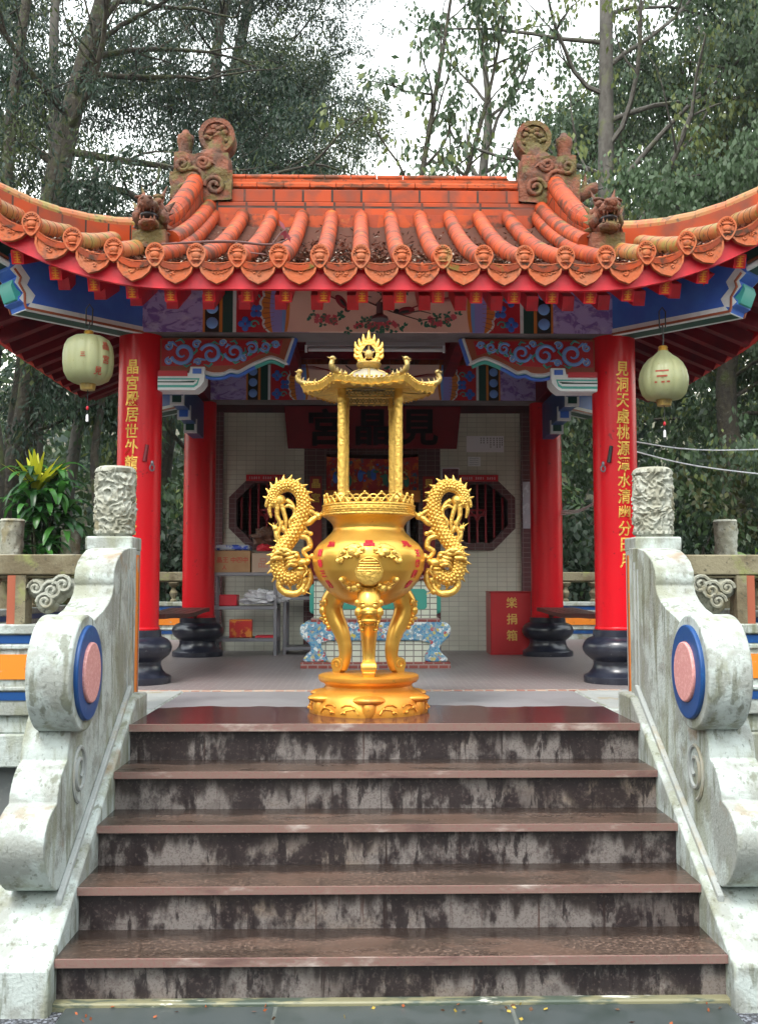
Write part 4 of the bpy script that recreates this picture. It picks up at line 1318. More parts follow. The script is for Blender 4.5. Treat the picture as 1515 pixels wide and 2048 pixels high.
# ridge end ornaments
def ridge_ornament(s):
    m = MB()
    def disp(p, a=.022, f=9):
        nv = mnoise.noise_vector(p * f)
        return p + nv * a
    b1 = MB()
    for i, (x0, x1, z0, z1) in enumerate(((1.25, 1.79, 4.96, 5.22), (1.28, 1.76, 5.2, 5.38))):
        b1.grid(lambda u, v: Vector((x0 + (x1 - x0) * u, 8.56, z0 + (z1 - z0) * v)), 22, 12)
        b1.grid(lambda u, v: Vector((x1 - (x1 - x0) * u, 8.91, z0 + (z1 - z0) * v)), 22, 12)
        b1.grid(lambda u, v: Vector((x0 + (x1 - x0) * u, 8.56 + .35 * v, z1)), 22, 10)
        b1.grid(lambda u, v: Vector((x0, 8.91 - .35 * u, z0 + (z1 - z0) * v)), 10, 12)
        b1.grid(lambda u, v: Vector((x1, 8.56 + .35 * u, z0 + (z1 - z0) * v)), 10, 12)
    b1.mapped(disp)
    m.merge(b1)
    # neck sweeping up to a round curled head
    nk = MB().tube(smooth_pts([(1.47, 8.735, 5.30), (1.42, 8.735, 5.42), (1.39, 8.735, 5.52), (1.395, 8.735, 5.56)], 5), lerp_list([.17, .115, .10, .11], 16), 14, flat=(1, 1.2, 1))
    nk.mapped(lambda p: disp(p, .014, 14))
    m.merge(nk)
    hd = MB().prism(circ((1.40, 5.575), .155, 36), 'y', 8.655, 8.815)
    hd.ring(circ((1.40, 5.575), .158, 36), circ((1.40, 5.575), .118, 36), 'y', 8.635, 8.835)
    for k in range(16):
        a = k * 2.4
        r_ = .10 * math.sqrt(k / 16)
        hd.ball((1.40 + r_ * math.cos(a), 8.65, 5.575 + r_ * math.sin(a)), (.032, .02, .024), segs=10, rings=6)
    hd.mapped(lambda p: disp(p, .006, 22))
    m.merge(hd)
    # carved scroll relief on the block
    for q, (cx, cz, r_) in enumerate(((1.40, 5.08, .09), (1.58, 5.14, .10), (1.68, 5.27, .07), (1.50, 5.29, .06), (1.66, 5.05, .06))):
        sp = [(cx + r_ * (1 - k / 24) * math.cos(k * .5 + q), 8.555, cz + r_ * (1 - k / 24) * math.sin(k * .5 + q)) for k in range(20)]
        m.tube(sp, .022, 7)
    # stub tail on the outside
    sb = MB().lathe([(.001, 0), (.075, 0), (.062, .06), (.06, .14), (.078, .20), (.072, .245), (.04, .26), (.03, .29), (.001, .30)], (1.69, 8.735, 5.36), 16)
    sb.mapped(lambda p: disp(p, .012, 18))
    m.merge(sb)
    if s > 0:
        t = MB().tube(smooth_pts([(1.76, 8.735, 5.06), (1.86, 8.735, 5.10), (1.94, 8.735, 5.16), (1.98, 8.735, 5.20)], 4), lerp_list([.07, .06, .05, .02], 13), 10)
        t.cone((1.87, 8.735, 5.14), (1.88, 8.735, 5.30), .035).ball((1.93, 8.735, 5.14), (.06, .05, .04))
        m.merge(t.mapped(lambda p: disp(p, .012, 16)))
    else:
        m.mirror()
    return m.build('ridge_ornament', TERRA, rd, ang=60)
ridge_ornament(-1)
ridge_ornament(1)
# gable ridges running down to the dragon heads, and hip ridges out to the corners
def dragon_head(c, s, parent):
    """gaping dragon head facing forward (-y)"""
    x, y, z = c
    m = MB()
    m.box(x - .13, x + .13, y - .06, y + .22, z - .12, z + .02)
    h = MB()
    h.ball((x, y + .05, z + .19), (.115, .14, .11), segs=20, rings=14)                # skull
    h.ball((x, y - .08, z + .19), (.085, .10, .05), segs=16, rings=10)                 # upper jaw
    h.ball((x, y - .155, z + .215), (.05, .035, .035), segs=12)                        # nose
    h.ball((x, y - .06, z + .055), (.085, .10, .045), segs=16, rings=10)               # lower jaw
    h.ball((x, y + .06, z + .10), (.12, .12, .12), segs=18, rings=12)
    for q in (-1, 1):
        h.ball((x + q * .065, y - .05, z + .25), (.034, .034, .034), segs=12)          # eyes
        h.ball((x + q * .07, y - .045, z + .285), (.048, .03, .015), segs=10)           # brows
        h.cone((x + q * .055, y + .06, z + .27), (x + q * .10, y + .12, z + .43), .030)   # horns
        h.cone((x + q * .10, y + .04, z + .20), (x + q * .17, y + .10, z + .30), .035)   # ears
        h.ball((x + q * .10, y - .0, z + .13), (.04, .07, .06), segs=12)               # cheeks
        for k in range(4):
            h.cone((x + q * .11, y + .02, z + .02 + k * .05), (x + q * .16, y + .10, z + .03 + k * .06), .025)
        h.ball((x + q * .03, y - .175, z + .23), .018, segs=8)
    h.mapped(lambda p: p + mnoise.noise_vector(p * 22) * .014)
    m.merge(h)
    for q in (-2, -1, 1, 2):
        m.cone((x + q * .027, y - .135, z + .165), (x + q * .027, y - .135, z + .125), .012)
        m.cone((x + q * .027, y - .125, z + .075), (x + q * .027, y - .125, z + .115), .012)
    shrink = lambda p: Vector((x + (p.x - x) * .88, y + (p.y - y) * .88, z - .1 + (p.z - z + .1) * .88))
    o = m.mapped(shrink).build('dragon_head', TERRA, parent, ang=60)
    MB().ball((x, y - .05, z + .118), (.072, .10, .036), segs=14).mapped(shrink).build('open_mouth', BLACK, parent)
    return o
for s in (-1, 1):
    X = 1.575
    n = 9
    ys_ = [8.66 - (8.66 - 6.86) * i / n for i in range(n + 1)]
    def gz(y):
        return prof_z(y - EYF) + .03
    v, f = [], []
    m = MB()
    prof = [(y, gz(y) - .02) for y in ys_]
    poly = prof + [(y, gz(y) + .16 + .10 * max(0, (y - 7.6))) for y in reversed(ys_)]
    m.prism(poly, 'x', s * X - .075, s * X + .075)
    gr = m.build('gable_ridge', BRICK_RIDGE, pav)
    m = MB()
    def rowtube(off_x, dz, r_, k0=0):
        pts, rad = [], []
        for i in range(n):
            for e in (0, .965):
                y = ys_[0] + (ys_[-1] - ys_[0]) * (i + e) / n
                pts.append((s * (X + off_x), y, gz(y) + dz + .10 * max(0, (y - 7.6)) * (dz > .1)))
                rad.append(r_ * (1.02 if e else .985))
        m.tube(pts, rad, 14, alt=1)
    rowtube(0, .20, .078)
    rowtube(-.125, .085, .062)
    m.build('gable_ridge_cap', [TILE, TILE_JOINT], gr, ang=25)
    dragon_head((s * (X + .0), 6.80, gz(6.80) + .14), s, gr)
    # hip ridge
    A = Vector((1.62, EYF + EX - 1.62, 0))
    B = Vector((EX + .10, EYF - .10, 0))
    def H(u):
        p = A.lerp(B, u)
        d_ = EX - p.x
        return Vector((s * p.x, p.y, prof_z(d_) + lift(p.x - 1.3, d_) + .02 * u * u))
    d = Vector((s, -1, 0)).normalized()
    nn = Vector((d.y, -d.x, 0))
    N_ = 16
    v, f = [], []
    for i in range(N_ + 1):
        p = H(i / N_)
        for (o_, zz) in ((-.075, -.06), (-.075, .125), (.075, .125), (.075, -.06)):
            v.append(p + nn * o_ + Vector((0, 0, zz)))
    for i in range(N_):
        for q in range(4):
            f.append((i * 4 + q, i * 4 + (q + 1) % 4, i * 4 + 4 + (q + 1) % 4, i * 4 + 4 + q))
    f += [(0, 1, 2, 3), tuple(N_ * 4 + q for q in (3, 2, 1, 0))]
    hp = MB().add(v, f).build('hip_ridge', BRICK_RIDGE, pav)
    m = MB()
    pts, rad = [], []
    for i in range(9):
        for e in (0, .97):
            pts.append(H((i + e) / 9) + Vector((0, 0, .145)))
            rad.append(.055 if e else .059)
    m.tube(pts, rad, 14, alt=1)
    m.build('hip_ridge_cap', [TILE_MOSS, TILE_JOINT], hp, ang=25)
# ------------------------------------------------------------------ shrine room behind the rear columns
WY = 10.95
OCT = []
for k in range(8):
    OCT.append(R(22.5 + 45 * k))
def octo(cx, cz, rx, rz):
    return [(cx + rx / math.cos(R(22.5)) * math.cos(a), cz + rz / math.cos(R(22.5)) * math.sin(a)) for a in OCT]
sw = MB()
def wall_with_oct(mb, x0, x1, z0, z1, cx, cz, rx, rz):
    o8 = octo(cx, cz, rx, rz)
    ring8 = [(x1, cz + rz * .41), (cx + rx * .41, z1), (cx - rx * .41, z1), (x0, cz + rz * .41), (x0, cz - rz * .41), (cx - rx * .41, z0), (cx + rx * .41, z0), (x1, cz - rz * .41)]
    v = [(p[0], WY, p[1]) for p in ring8] + [(p[0], WY, p[1]) for p in o8] + [(p[0], WY + .2, p[1]) for p in o8]
    f = []
    for i in range(8):
        j = (i + 1) % 8
        f += [(i, i + 8, j + 8, j), (i + 8, i + 16, j + 16, j + 8)]
    cs = [((x1, z1), 0, 1), ((x0, z1), 2, 3), ((x0, z0), 4, 5), ((x1, z0), 6, 7)]
    for (p, a, b_) in cs:
        v.append((p[0], WY, p[1]))
        f.append((len(v) - 1, a, b_))
    mb.add(v, f)
for s in (-1, 1):
    x0, x1 = (-1.62, -.74) if s < 0 else (.74, 1.62)
    sw = MB()
    wall_with_oct(sw, x0, x1, PZ - .02, 3.50, s * 1.15, 2.40, .36, .36)
    sw.build('shrine_wall', WALLTILE, pav)
m = MB()
for s in (-1, 1):
    a, b_ = sorted((s * 1.62, s * 1.75))
    MB().box(a, b_, WY - .05, WY + .3, PZ, 3.50).build('brown_corner_pier', BROWNTILE, pav)
    a, b_ = sorted((s * .50, s * .742))
    MB().box(a, b_, WY + .0, WY + .45, PZ, 3.50).build('door_jamb', BROWNTILE, pav)
    a, b_ = sorted((s * 1.68, s * 1.74))
    MB().box(a, b_, WY + .3, 12.6, PZ, 3.50).build('side_wall', BROWNTILE, pav)
MB().box(-1.74, 1.74, 12.6, 12.7, PZ, 3.5).build('rear_wall', BROWNTILE, pav)
MB().box(-.50, .50, WY + .05, WY + .45, 3.05, 3.5).build('door_lintel', BROWNTILE, pav)
MB().box(-1.74, 1.74, WY - .02, 12.7, 3.5, 3.6).build('shrine_roof_slab', CEIL, pav)
for s in (-1, 1):
    fr = MB().ring(octo(s * 1.15, 2.40, .405, .405), octo(s * 1.15, 2.40, .325, .325), 'y', WY - .03, WY + .12)
    wf = fr.build('octagonal_window', BROWNTILE, pav)
    m = MB()
    for k in range(-3, 4):
        xx = s * 1.15 + k * .092
        hh = .325 if abs(k) < 2 else (.325 if abs(k) == 2 and False else (.27 if abs(k) == 2 else .18))
        m.box(xx - .010, xx + .010, WY + .04, WY + .06, 2.40 - hh, 2.40 + hh)
    cx = s * 1.15
    m.box(cx - .10, cx + .10, WY + .035, WY + .055, 2.425, 2.445)
    m.box(cx - .10, cx + .10, WY + .035, WY + .055, 2.37, 2.39)
    m.tube([(cx - .09, WY + .04, 2.43), (cx - .03, WY + .04, 2.37), (cx, WY + .04, 2.30), (cx + .03, WY + .04, 2.37), (cx + .09, WY + .04, 2.43)], .010, 6)
    m.build('window_bars', M('red_bars', (.30, .006, .02), .4), wf)
# ================================================================== THINGS ON AND ROUND THE PAVILION
# ------------------------------------------------------------------ incense burner
BX, BY = -.082, 5.75
bu = thing('incense_burner', 'golden three legged incense burner with dragon handles and a little roof', 'incense burner', (BX, BY, PZ))
prof = [(.001, 0), (.333, 0), (.336, .02), (.328, .05), (.315, .085), (.298, .105), (.27, .12), (.252, .13), (.244, .145), (.25, .158), (.275, .168), (.284, .182), (.283, .2), (.272, .206), (.001, .207)]
base = MB().lathe(prof, (BX, BY, PZ), 72).build('base', GOLD_ORANGE, bu, ang=50)
for k in range(6):                         # lappets and ribbon knots round the base
    m = MB()
    a0 = -PI / 2 + k * PI / 3
    def onb(da, z, off=0):
        r_ = np.interp(z, [0, .02, .05, .085, .105], [.333, .336, .328, .315, .298]) + off
        return (BX + r_ * math.cos(a0 + da), BY + r_ * math.sin(a0 + da), PZ + z)
    m.ball(onb(0, .088, -.030), (.092, .072, .026), segs=20)
    m.ball(onb(0, .040, -.026), (.046, .042, .060), segs=16)
    for q in (-1, 1):
        m.tube([onb(q * .17, .02, .004), onb(q * .22, .046, .003), onb(q * .36, .040, .003), onb(q * .46, .022, .003)], .005, 6)
        m.tube([onb(q * .22, .050, .003), onb(q * .30, .064, .003), onb(q * .40, .064, .003), onb(q * .47, .052, .003)], .0045, 6)
        m.ball(onb(q * .24, .045, .003), .009, segs=8)
        m.ball(onb(q * .40, .025, .003), .009, segs=8)
    m.build('lappet_relief', GOLD_ORANGE, base, ang=60)

def bowl_r(z):                              # radius of the bowl at height z over the platform
    return float(np.interp(z, [.585, .60, .63, .67, .73, .79, .84, .87, .90, .94, .97, .995, 1.01, 1.03, 1.05, 1.075, 1.09],
                           [.06, .12, .18, .23, .283, .312, .321, .320, .312, .285, .248, .222, .208, .200, .206, .228, .250]))
zs = list(np.linspace(.585, 1.09, 46))
prof = [(.001, .58)] + [(bowl_r(z), z) for z in zs] + [(.258, 1.093), (.262, 1.10), (.262, 1.158), (.256, 1.165), (.243, 1.165), (.238, 1.12), (.225, 1.10), (.001, 1.10)]
bowl = MB().lathe(prof, (BX, BY, PZ), 80).build('bowl', GOLD, bu, ang=50)
MB().lathe([(.001, 1.10), (.235, 1.10), (.15, 1.125), (.001, 1.135)], (BX, BY, PZ), 40).build('ash', ASH, bowl)
m = MB()
for z in (1.103, 1.155):
    m.tube([(BX + .262 * math.cos(2 * PI * k / 60), BY + .262 * math.sin(2 * PI * k / 60), PZ + z) for k in range(61)], .006, 6)
for k in range(46):                          # fret pattern on the rim band
    a = 2 * PI * k / 46
    for (z, da) in ((1.117, .0), (1.129, .068), (1.141, .0)):
        p = lambda t, zz: (BX + .264 * math.cos(a + da + t), BY + .264 * math.sin(a + da + t), PZ + zz)
        m.tube([p(0, z), p(.055, z), p(.10, z)], .0028, 4)
m.build('rim_fret', GOLD_CARVE, bowl, ang=60)
m = MB()                                     # open crest round the rim
N_ = 17
for k in range(N_):
    a = 2 * PI * k / N_
    def q(t, z):
        return (BX + .252 * math.cos(a + t * 2 * PI / N_), BY + .252 * math.sin(a + t * 2 * PI / N_), PZ + z)
    m.tube([q(t / 8, 1.165 + .046 * math.sin(PI * t / 8)) for t in range(9)], .0062, 6)
    m.tube([q(.5 + t / 8, 1.165 + .040 * math.sin(PI * t / 8)) for t in range(9)], .005, 6)
    m.tube([q(.12 + .3 * t / 6, 1.166 + .024 * math.sin(PI * t / 6)) for t in range(7)], .0045, 5)
    m.ball(q(.5, 1.217), .009, segs=8, rings=6)
m.tube([(BX + .252 * math.cos(2 * PI * k / 60), BY + .252 * math.sin(2 * PI * k / 60), PZ + 1.185) for k in range(61)], .0035, 5)
m.build('rim_crest', GOLD_CARVE, bowl, ang=60)

def onbowl(a, z, off=0):
    r_ = bowl_r(z) + off
    return Vector((BX + r_ * math.cos(a), BY + r_ * math.sin(a), PZ + z))
F = -PI / 2
# round longevity emblem
m = MB()
cz = .785
m.ball(onbowl(F, cz, -.012), (.078, .02, .082), segs=36, rings=16)
for k in range(9):
    z = cz - .056 + .014 * k
    hw = math.sqrt(max(0, .064 ** 2 - (z - cz) ** 2))
    if hw > .01:
        m.tube([onbowl(F + t * hw / .32, z, .009 - .004 * (t * t)) for t in (-1, -.5, 0, .5, 1)], .0032, 5)
m.tube([onbowl(F + .069 * math.cos(t * .2) / .32, cz + .072 * math.sin(t * .2), .003) for t in range(33)], .004, 5)
m.build('longevity_medallion', GOLD_CARVE, bowl, ang=60)
# four bats round it
BAT = [(.016, .098), (.030, .128), (.058, .150), (.090, .150), (.125, .132), (.155, .102), (.170, .066), (.160, .040), (.140, .034), (.128, .052), (.136, .066), (.122, .070),
       (.108, .060), (.096, .072), (.080, .066), (.070, .084), (.052, .082), (.048, .100), (.034, .092)]
for (sx, sz_) in ((-1, 1), (1, 1), (-1, -1), (1, -1)):
    m = MB()
    def B(dx, dz, off=.0):
        return onbowl(F + sx * dx * 1.13 / .32, cz + sz_ * dz * (1.02 if sz_ > 0 else .95), off)
    k = len(BAT)
    mx_, mz_ = sum(p[0] for p in BAT) / k, sum(p[1] for p in BAT) / k
    v = [B(x, z, -.004) for x, z in BAT] + [B(x + (mx_ - x) * .06, z + (mz_ - z) * .06, .008) for x, z in BAT] + [B(x + (mx_ - x) * .2, z + (mz_ - z) * .2, .013) for x, z in BAT]
    f = [(i + q * k, (i + 1) % k + q * k, (i + 1) % k + k + q * k, i + k + q * k) for q in (0, 1) for i in range(k)] + [tuple(range(2 * k, 3 * k))]
    if sx * sz_ < 0:
        f = [tuple(reversed(g_)) for g_ in f]
    m.add(v, f)
    m.ball(B(.078, .098, .006), (.030, .018, .026), segs=14)
    m.ball(B(.058, .084, .012), (.016, .014, .014), segs=12)
    for (dx, dz, r_) in ((.030, .112, .014), (.150, .052, .014), (.120, .098, .014), (.05, .126, .012)):
        m.ball(B(dx, dz, .012), (r_, .008, r_), segs=12)
    for q_ in range(3):
        m.tube([B(.100 + .012 * q_, .118 - .016 * q_, .013), B(.125 + .014 * q_, .116 - .024 * q_, .011)], .0035, 5)
    m.build('bat_relief', GOLD_CARVE, bowl, ang=60)
# red lettering on the shoulder and the flanks
def on_bowl_text(ch, a, z, size):
    t = text_mb(ch, size, .002, bold=.002)
    def fn(p):
        zz = z + p.z
        q_ = onbowl(a + p.x / bowl_r(zz), zz, .003 - p.y)
        return q_
    return t.mapped(fn)
for ch, a in (('宮', F - .78), ('晶', F + .0), ('見', F + .78)):
    t = text_mb(ch, .062, .002, bold=.0025)
    def fn(p, a=a):
        zz = .935 + p.z * .55
        return onbowl(a + p.x / .26, zz, .004)
    t.mapped(fn).build('red_character', REDPLAIN, bowl)
for (txt, sgn) in (('丙春三月', -1), ('王朝國恭', 1)):
    for i, ch in enumerate(txt):
        on_bowl_text(ch, F + sgn * (1.02 - .02 * i), .885 - .058 * i, .044).build('red_character', REDPLAIN, bowl)

# legs: lion mask, S-curved shank, scrolled foot
for k in range(3):
    a = F + k * 2 * PI / 3
    ca, sa = math.cos(a), math.sin(a)
    def P(r_, z, t=0):
        return Vector((BX + r_ * ca - t * sa, BY + r_ * sa + t * ca, PZ + z))
    m = MB()
    spine = smooth_pts([P(.210, .66), P(.245, .60), P(.232, .53), P(.185, .45), (P(.160, .38)), P(.150, .33), P(.158, .275), P(.178, .235)], 5)
    m.tube(spine, lerp_list([.062, .066, .060, .048, .040, .036, .034, .036], len(spine)), 16)
    m.tube([P(.188, .255, -.036), P(.188, .255, .036)], .040, 16)
    m.tube([P(.195, .225, -.030), P(.195, .225, .030)], .028, 14)
    for q_ in (-1, 1):
        sp = [P(.188 + .03 * (1 - j / 16) * math.cos(j * .55), .255 + .03 * (1 - j / 16) * math.sin(j * .55), q_ * .037) for j in range(14)]
        m.tube(sp, .006, 5)
        m.tube([P(r_ + .034, z, q_ * .026) for r_, z in ((.228, .52), (.18, .44), (.148, .37), (.138, .31), (.155, .265))], .006, 6)
    m.ball(P(.242, .605), (.060, .060, .046), segs=18, rings=12)
    m.ball(P(.265, .565), (.054, .054, .040), segs=16, rings=10)
    m.ball(P(.30, .556), (.026, .026, .018), segs=14)
    m.ball(P(.28, .515), (.045, .045, .018), segs=14)
    for q_ in (-1, 1):
        m.ball(P(.292, .592, q_ * .030), .017, segs=10)
        m.ball(P(.288, .612, q_ * .032), (.022, .022, .009), segs=10)
        m.ball(P(.27, .56, q_ * .055), (.024, .024, .03), segs=10)
        m.ball(P(.25, .61, q_ * .062), (.018, .018, .022), segs=10)
        for j in range(4):
            m.ball(P(.262 - j * .006, .53 - .022 * j, q_ * (.054 - .006 * j)), .014, segs=8)
    for j in range(7):
        m.ball(P(.27, .494, (j - 3) * .015), (.008, .008, .012), segs=8)
    m.build('leg', GOLD, bu, ang=60)

# dragon handles
def handle(s):
    m = MB()
    def P(x, z, y=0):                          # local: x outwards from the bowl's axis
        return Vector((BX + s * x, BY + y, PZ + z))
    # body: from the head low beside the bowl, out round the elbow, up and over to the curled tail
    core = [P(.345, .80), P(.40, .77), P(.455, .745), P(.50, .775), P(.515, .84), P(.495, .905), P(.455, .96), P(.415, 1.02), P(.385, 1.09), P(.372, 1.16), P(.385, 1.225), P(.43, 1.272), P(.485, 1.275), P(.53, 1.245), P(.548, 1.20), P(.525, 1.165), P(.49, 1.175)]
    sp = smooth_pts(core, 6)
    rd_ = lerp_list([.030, .036, .038, .040, .041, .041, .039, .038, .036, .035, .033, .032, .031, .029, .026, .025, .018], len(sp))
    m.tube(sp, rd_, 14)
    # scales: rows of small half-discs along the body
    for i in range(6, len(sp) - 8, 1):
        t = (sp[i + 1] - sp[i - 1]).normalized()
        sd_ = Vector((0, 1, 0)).cross(t).normalized()
        for k in range(6):
            a = -.2 + (k + .5 * (i % 2)) * 2 * PI / 6
            d = Vector((0, 1, 0)) * -math.cos(a) + sd_ * math.sin(a)
            m.ball(sp[i] + d * rd_[i] * .95, .0105, segs=7, rings=5)
        # crest spines along the outside of the curve
        if i % 3 == 0:
            out = (sp[i] - P(.44, 1.17)) if i > 40 else (sp[i] - P(.36, .93))
            out.y = 0
            side = -1 if i < 40 else 1
            d = sd_ if sd_.dot(out) > 0 else -sd_
            m.cone(sp[i] + d * rd_[i] * .7, sp[i] + d * (rd_[i] + .030) - t * .018 * (1 if i < 60 else 1), .016)
    m.ball(P(.505, 1.19), (.034, .036, .034), segs=14)
    # fronds hanging from the tail
    for pts in ([(.545, 1.19), (.565, 1.14), (.556, 1.09)], [(.52, 1.16), (.52, 1.10), (.50, 1.05), (.515, 1.00), (.505, .965)], [(.50, 1.17), (.48, 1.11), (.47, 1.06), (.475, 1.01)],
                [(.47, 1.19), (.44, 1.17), (.42, 1.12), (.44, 1.07), (.43, 1.03)], [(.545, 1.21), (.575, 1.19), (.585, 1.15)], [(.43, 1.15), (.455, 1.16), (.48, 1.15)], [(.40, 1.10), (.43, 1.09), (.45, 1.06), (.44, 1.01)]):
        q_ = smooth_pts([P(x, z, -.01) for x, z in pts], 5)
        m.tube(q_, lerp_list([.016, .013, .011, .006], len(q_)), 8)
    # legs with claws, inner flames touching the rim and the shoulder
    for pts, r_ in (([(.39, 1.08), (.35, 1.06), (.315, 1.085), (.285, 1.10)], .018), ([(.37, 1.12), (.335, 1.13), (.30, 1.11)], .013), ([(.44, .99), (.385, .985), (.345, .97), (.335, .925), (.37, .90), (.345, .865), (.32, .87)], .016),
                    ([(.385, .99), (.36, 1.01), (.33, 1.0)], .012), ([(.345, .80), (.33, .75), (.345, .70), (.37, .67)], .016), ([(.50, .75), (.505, .70), (.47, .665), (.41, .66), (.375, .69), (.36, .73)], .020),
                    ([(.49, .93), (.52, .98), (.53, 1.03)], .016), ([(.46, 1.0), (.49, 1.03), (.50, 1.06)], .016), ([(.40, .78), (.385, .73), (.40, .70)], .012)):
        q_ = smooth_pts([P(x, z, 0) for x, z in pts], 5)
        m.tube(q_, lerp_list([r_, r_ * 1.1, r_ * .7], len(q_)), 8)
        m.ball(q_[-1], r_ * 1.2, segs=8, rings=6)
    for (x, z) in ((.535, 1.035), (.375, .675), (.285, 1.10)):
        for k in range(3):
            m.cone(P(x, z), P(x + .03 * (k - 1) - (.02 if x < .4 else -.01), z + (.03 if z > .9 else -.02), .015 * (k - 1)), .008)
    # head: facing the bowl
    m.ball(P(.425, .845, -.02), (.045, .042, .040), segs=16, rings=12)
    m.ball(P(.375, .835, -.02), (.042, .038, .026), segs=14)
    m.ball(P(.345, .842, -.02), (.018, .026, .016), segs=10)
    m.ball(P(.385, .800, -.02), (.036, .03, .014), segs=12)
    for yy in (-.055, .02):
        m.ball(P(.405, .872, yy), .016, segs=10)
        m.ball(P(.42, .890, yy), (.026, .012, .010), segs=10)
        q_ = smooth_pts([P(.43, .885, yy), P(.47, .91, yy), (P(.51, .90, yy)), P(.535, .925, yy)], 4)
        m.tube(q_, lerp_list([.012, .010, .004], len(q_)), 7)
        q_ = smooth_pts([P(.36, .82, yy), P(.345, .785, yy), P(.365, .755, yy), P(.35, .73, yy)], 4)
        m.tube(q_, lerp_list([.007, .006, .003], len(q_)), 6)
    for k in range(8):                             # mane locks
        a = R(20 + k * 26)
        x, z = .45 + .055 * math.cos(a) * .8, .84 + .06 * math.sin(a)
        q_ = smooth_pts([P(x, z, -.045), P(x + .03, z + .012 * math.sin(k), -.055), P(x + .055, z - .012, -.045), P(x + .062, z - .03, -.03)], 4)
        m.tube(q_, lerp_list([.013, .014, .009, .003], len(q_)), 7)
    for k in range(0):
        a = k * 2.39
        m.ball(P(.47 + .035 * math.cos(a) * (k / 22) ** .5, .80 + .09 * math.sin(a) * (k / 22) ** .5, -.05), (.014, .012, .012), segs=7, rings=5)
    return m.build('dragon_handle', GOLD_CARVE, bu, ang=60)
handle(-1)
handle(1)

# posts of the little roof
for (dx, dy) in ((-.152, -.12), (.166, -.12), (.142, .13), (-.138, .13)):
    def disp(a, k, r_, z):
        return .0008 * math.sin(4 * a + z * 110) + .0016 * mnoise.noise((math.cos(a) * 5, math.sin(a) * 5, z * 120)) if .06 < z < .60 else 0
    prof = [(.001, 0), (.018, 0), (.018, .02), (.034, .032), (.039, .055), (.030, .078), (.023, .086)] + [(.0235, .09 + .51 * k / 70) for k in range(71)] + [(.027, .605), (.027, .622), (.024, .63), (.024, .70), (.001, .70)]
    MB().lathe(prof, (BX + dx, BY + dy, PZ + 1.135), 20, disp=disp).build('post', GOLD_CARVE, bu, ang=60)
# canopy: six-sided roof with turned up corners
def ro(a, t):
    """t = 0 at the crown, 1 at the eave; corners reach further out and curl up"""
    k6 = a / (PI / 3)
    fr = abs(k6 - round(k6)) * 2                    # 0 on a corner, 1 on the middle of a side
    corner = (1 - fr) ** 2
    r_ = .10 + (.345 - .10) * t * (1 - .135 * (1 - (1 - fr) ** 1.2) * t)
    r_ += .040 * corner * t ** 4
    z = 1.862 - .030 * t ** .8 + (.016 * corner) * t ** 5
    return r_, z
def rp(a, t, dz=0, dr=0):
    r_, z = ro(a, t)
    return Vector((BX + (r_ + dr) * math.cos(a), BY + (r_ + dr) * math.sin(a), PZ + z + dz))
m = MB()
m.grid(lambda u, v: rp(u * 2 * PI, v), 120, 14)
m.grid(lambda u, v: rp((1 - u) * 2 * PI, v, -.030 + .004 * math.sin(u * 300)), 120, 8)
v, f = [], []
for i in range(181):
    a = 2 * PI * i / 180
    wv = .007 * math.sin(a * 42)
    v += [rp(a, 1, .006 + wv * .5, .004), rp(a, 1, -.036 + wv, -.012)]
f = [(i * 2, i * 2 + 2, i * 2 + 3, i * 2 + 1) for i in range(180)]
m.add(v, f)
cano = m.build('canopy', GOLD_CARVE, bu, ang=50)
m = MB()
for k in range(78):
    a = 2 * PI * k / 78
    m.tube([rp(a, .5, .004), rp(a, .8, .006), rp(a, 1, .006, .006)], .006, 6)
    m.ball(rp(a, 1, .016, .004), .008, segs=7, rings=5)
m.build('canopy_tiles', GOLD_CARVE, cano, ang=60)
for k in range(6):                                 # dragons on the six corner ridges
    m = MB()
    a = k * PI / 3
    q_ = smooth_pts([rp(a, .35, .02), rp(a, .75, .025), rp(a, 1, .025, .0), rp(a, 1, .05, .026), rp(a, 1, .082, .014)], 5)
    m.tube(q_, lerp_list([.010, .014, .016, .014, .012], len(q_)), 8)
    tip = q_[-1]
    m.ball(tip + Vector((0, 0, .008)), (.017, .017, .013), segs=10)
    for j in range(4):
        b_ = a + (j - 1.5) * .9
        m.cone(tip, tip + Vector((.032 * math.cos(b_), .032 * math.sin(b_), .018 - .006 * j)), .008)
    for j in range(4, len(q_) - 2, 2):
        m.cone(q_[j], q_[j] + Vector((-.012 * math.cos(a), -.012 * math.sin(a), .034)), .009)
        m.cone(q_[j], q_[j] + Vector((-.02 * math.sin(a), .02 * math.cos(a), .022)), .008)
    m.build('corner_dragon', GOLD_OLD, cano, ang=60)
m = MB()                                           # pierced valance under the eave, between the posts
for (a_, b_) in (((-.152, -.12), (.166, -.12)), ((.166, -.12), (.142, .13)), ((.142, .13), (-.138, .13)), ((-.138, .13), (-.152, -.12))):
    A, B = Vector((BX + a_[0], BY + a_[1], PZ)), Vector((BX + b_[0], BY + b_[1], PZ))
    n = 8
    for k in range(n):
        def q2(t, z):
            p = A.lerp(B, (k + t) / n)
            return Vector((p.x, p.y, PZ + z))
        m.tube([q2(t / 6, 1.805 - .022 * math.sin(PI * t / 6)) for t in range(7)], .005, 5)
        m.tube([q2(t / 6, 1.775 + .024 * math.sin(PI * t / 6)) for t in range(7)], .005, 5)
    m.tube([A + Vector((0, 0, 1.815)), B + Vector((0, 0, 1.815))], .006, 6)
    m.tube([A + Vector((0, 0, 1.768)), B + Vector((0, 0, 1.768))], .004, 5)
m.build('pierced_valance', GOLD_OLD, cano, ang=60)
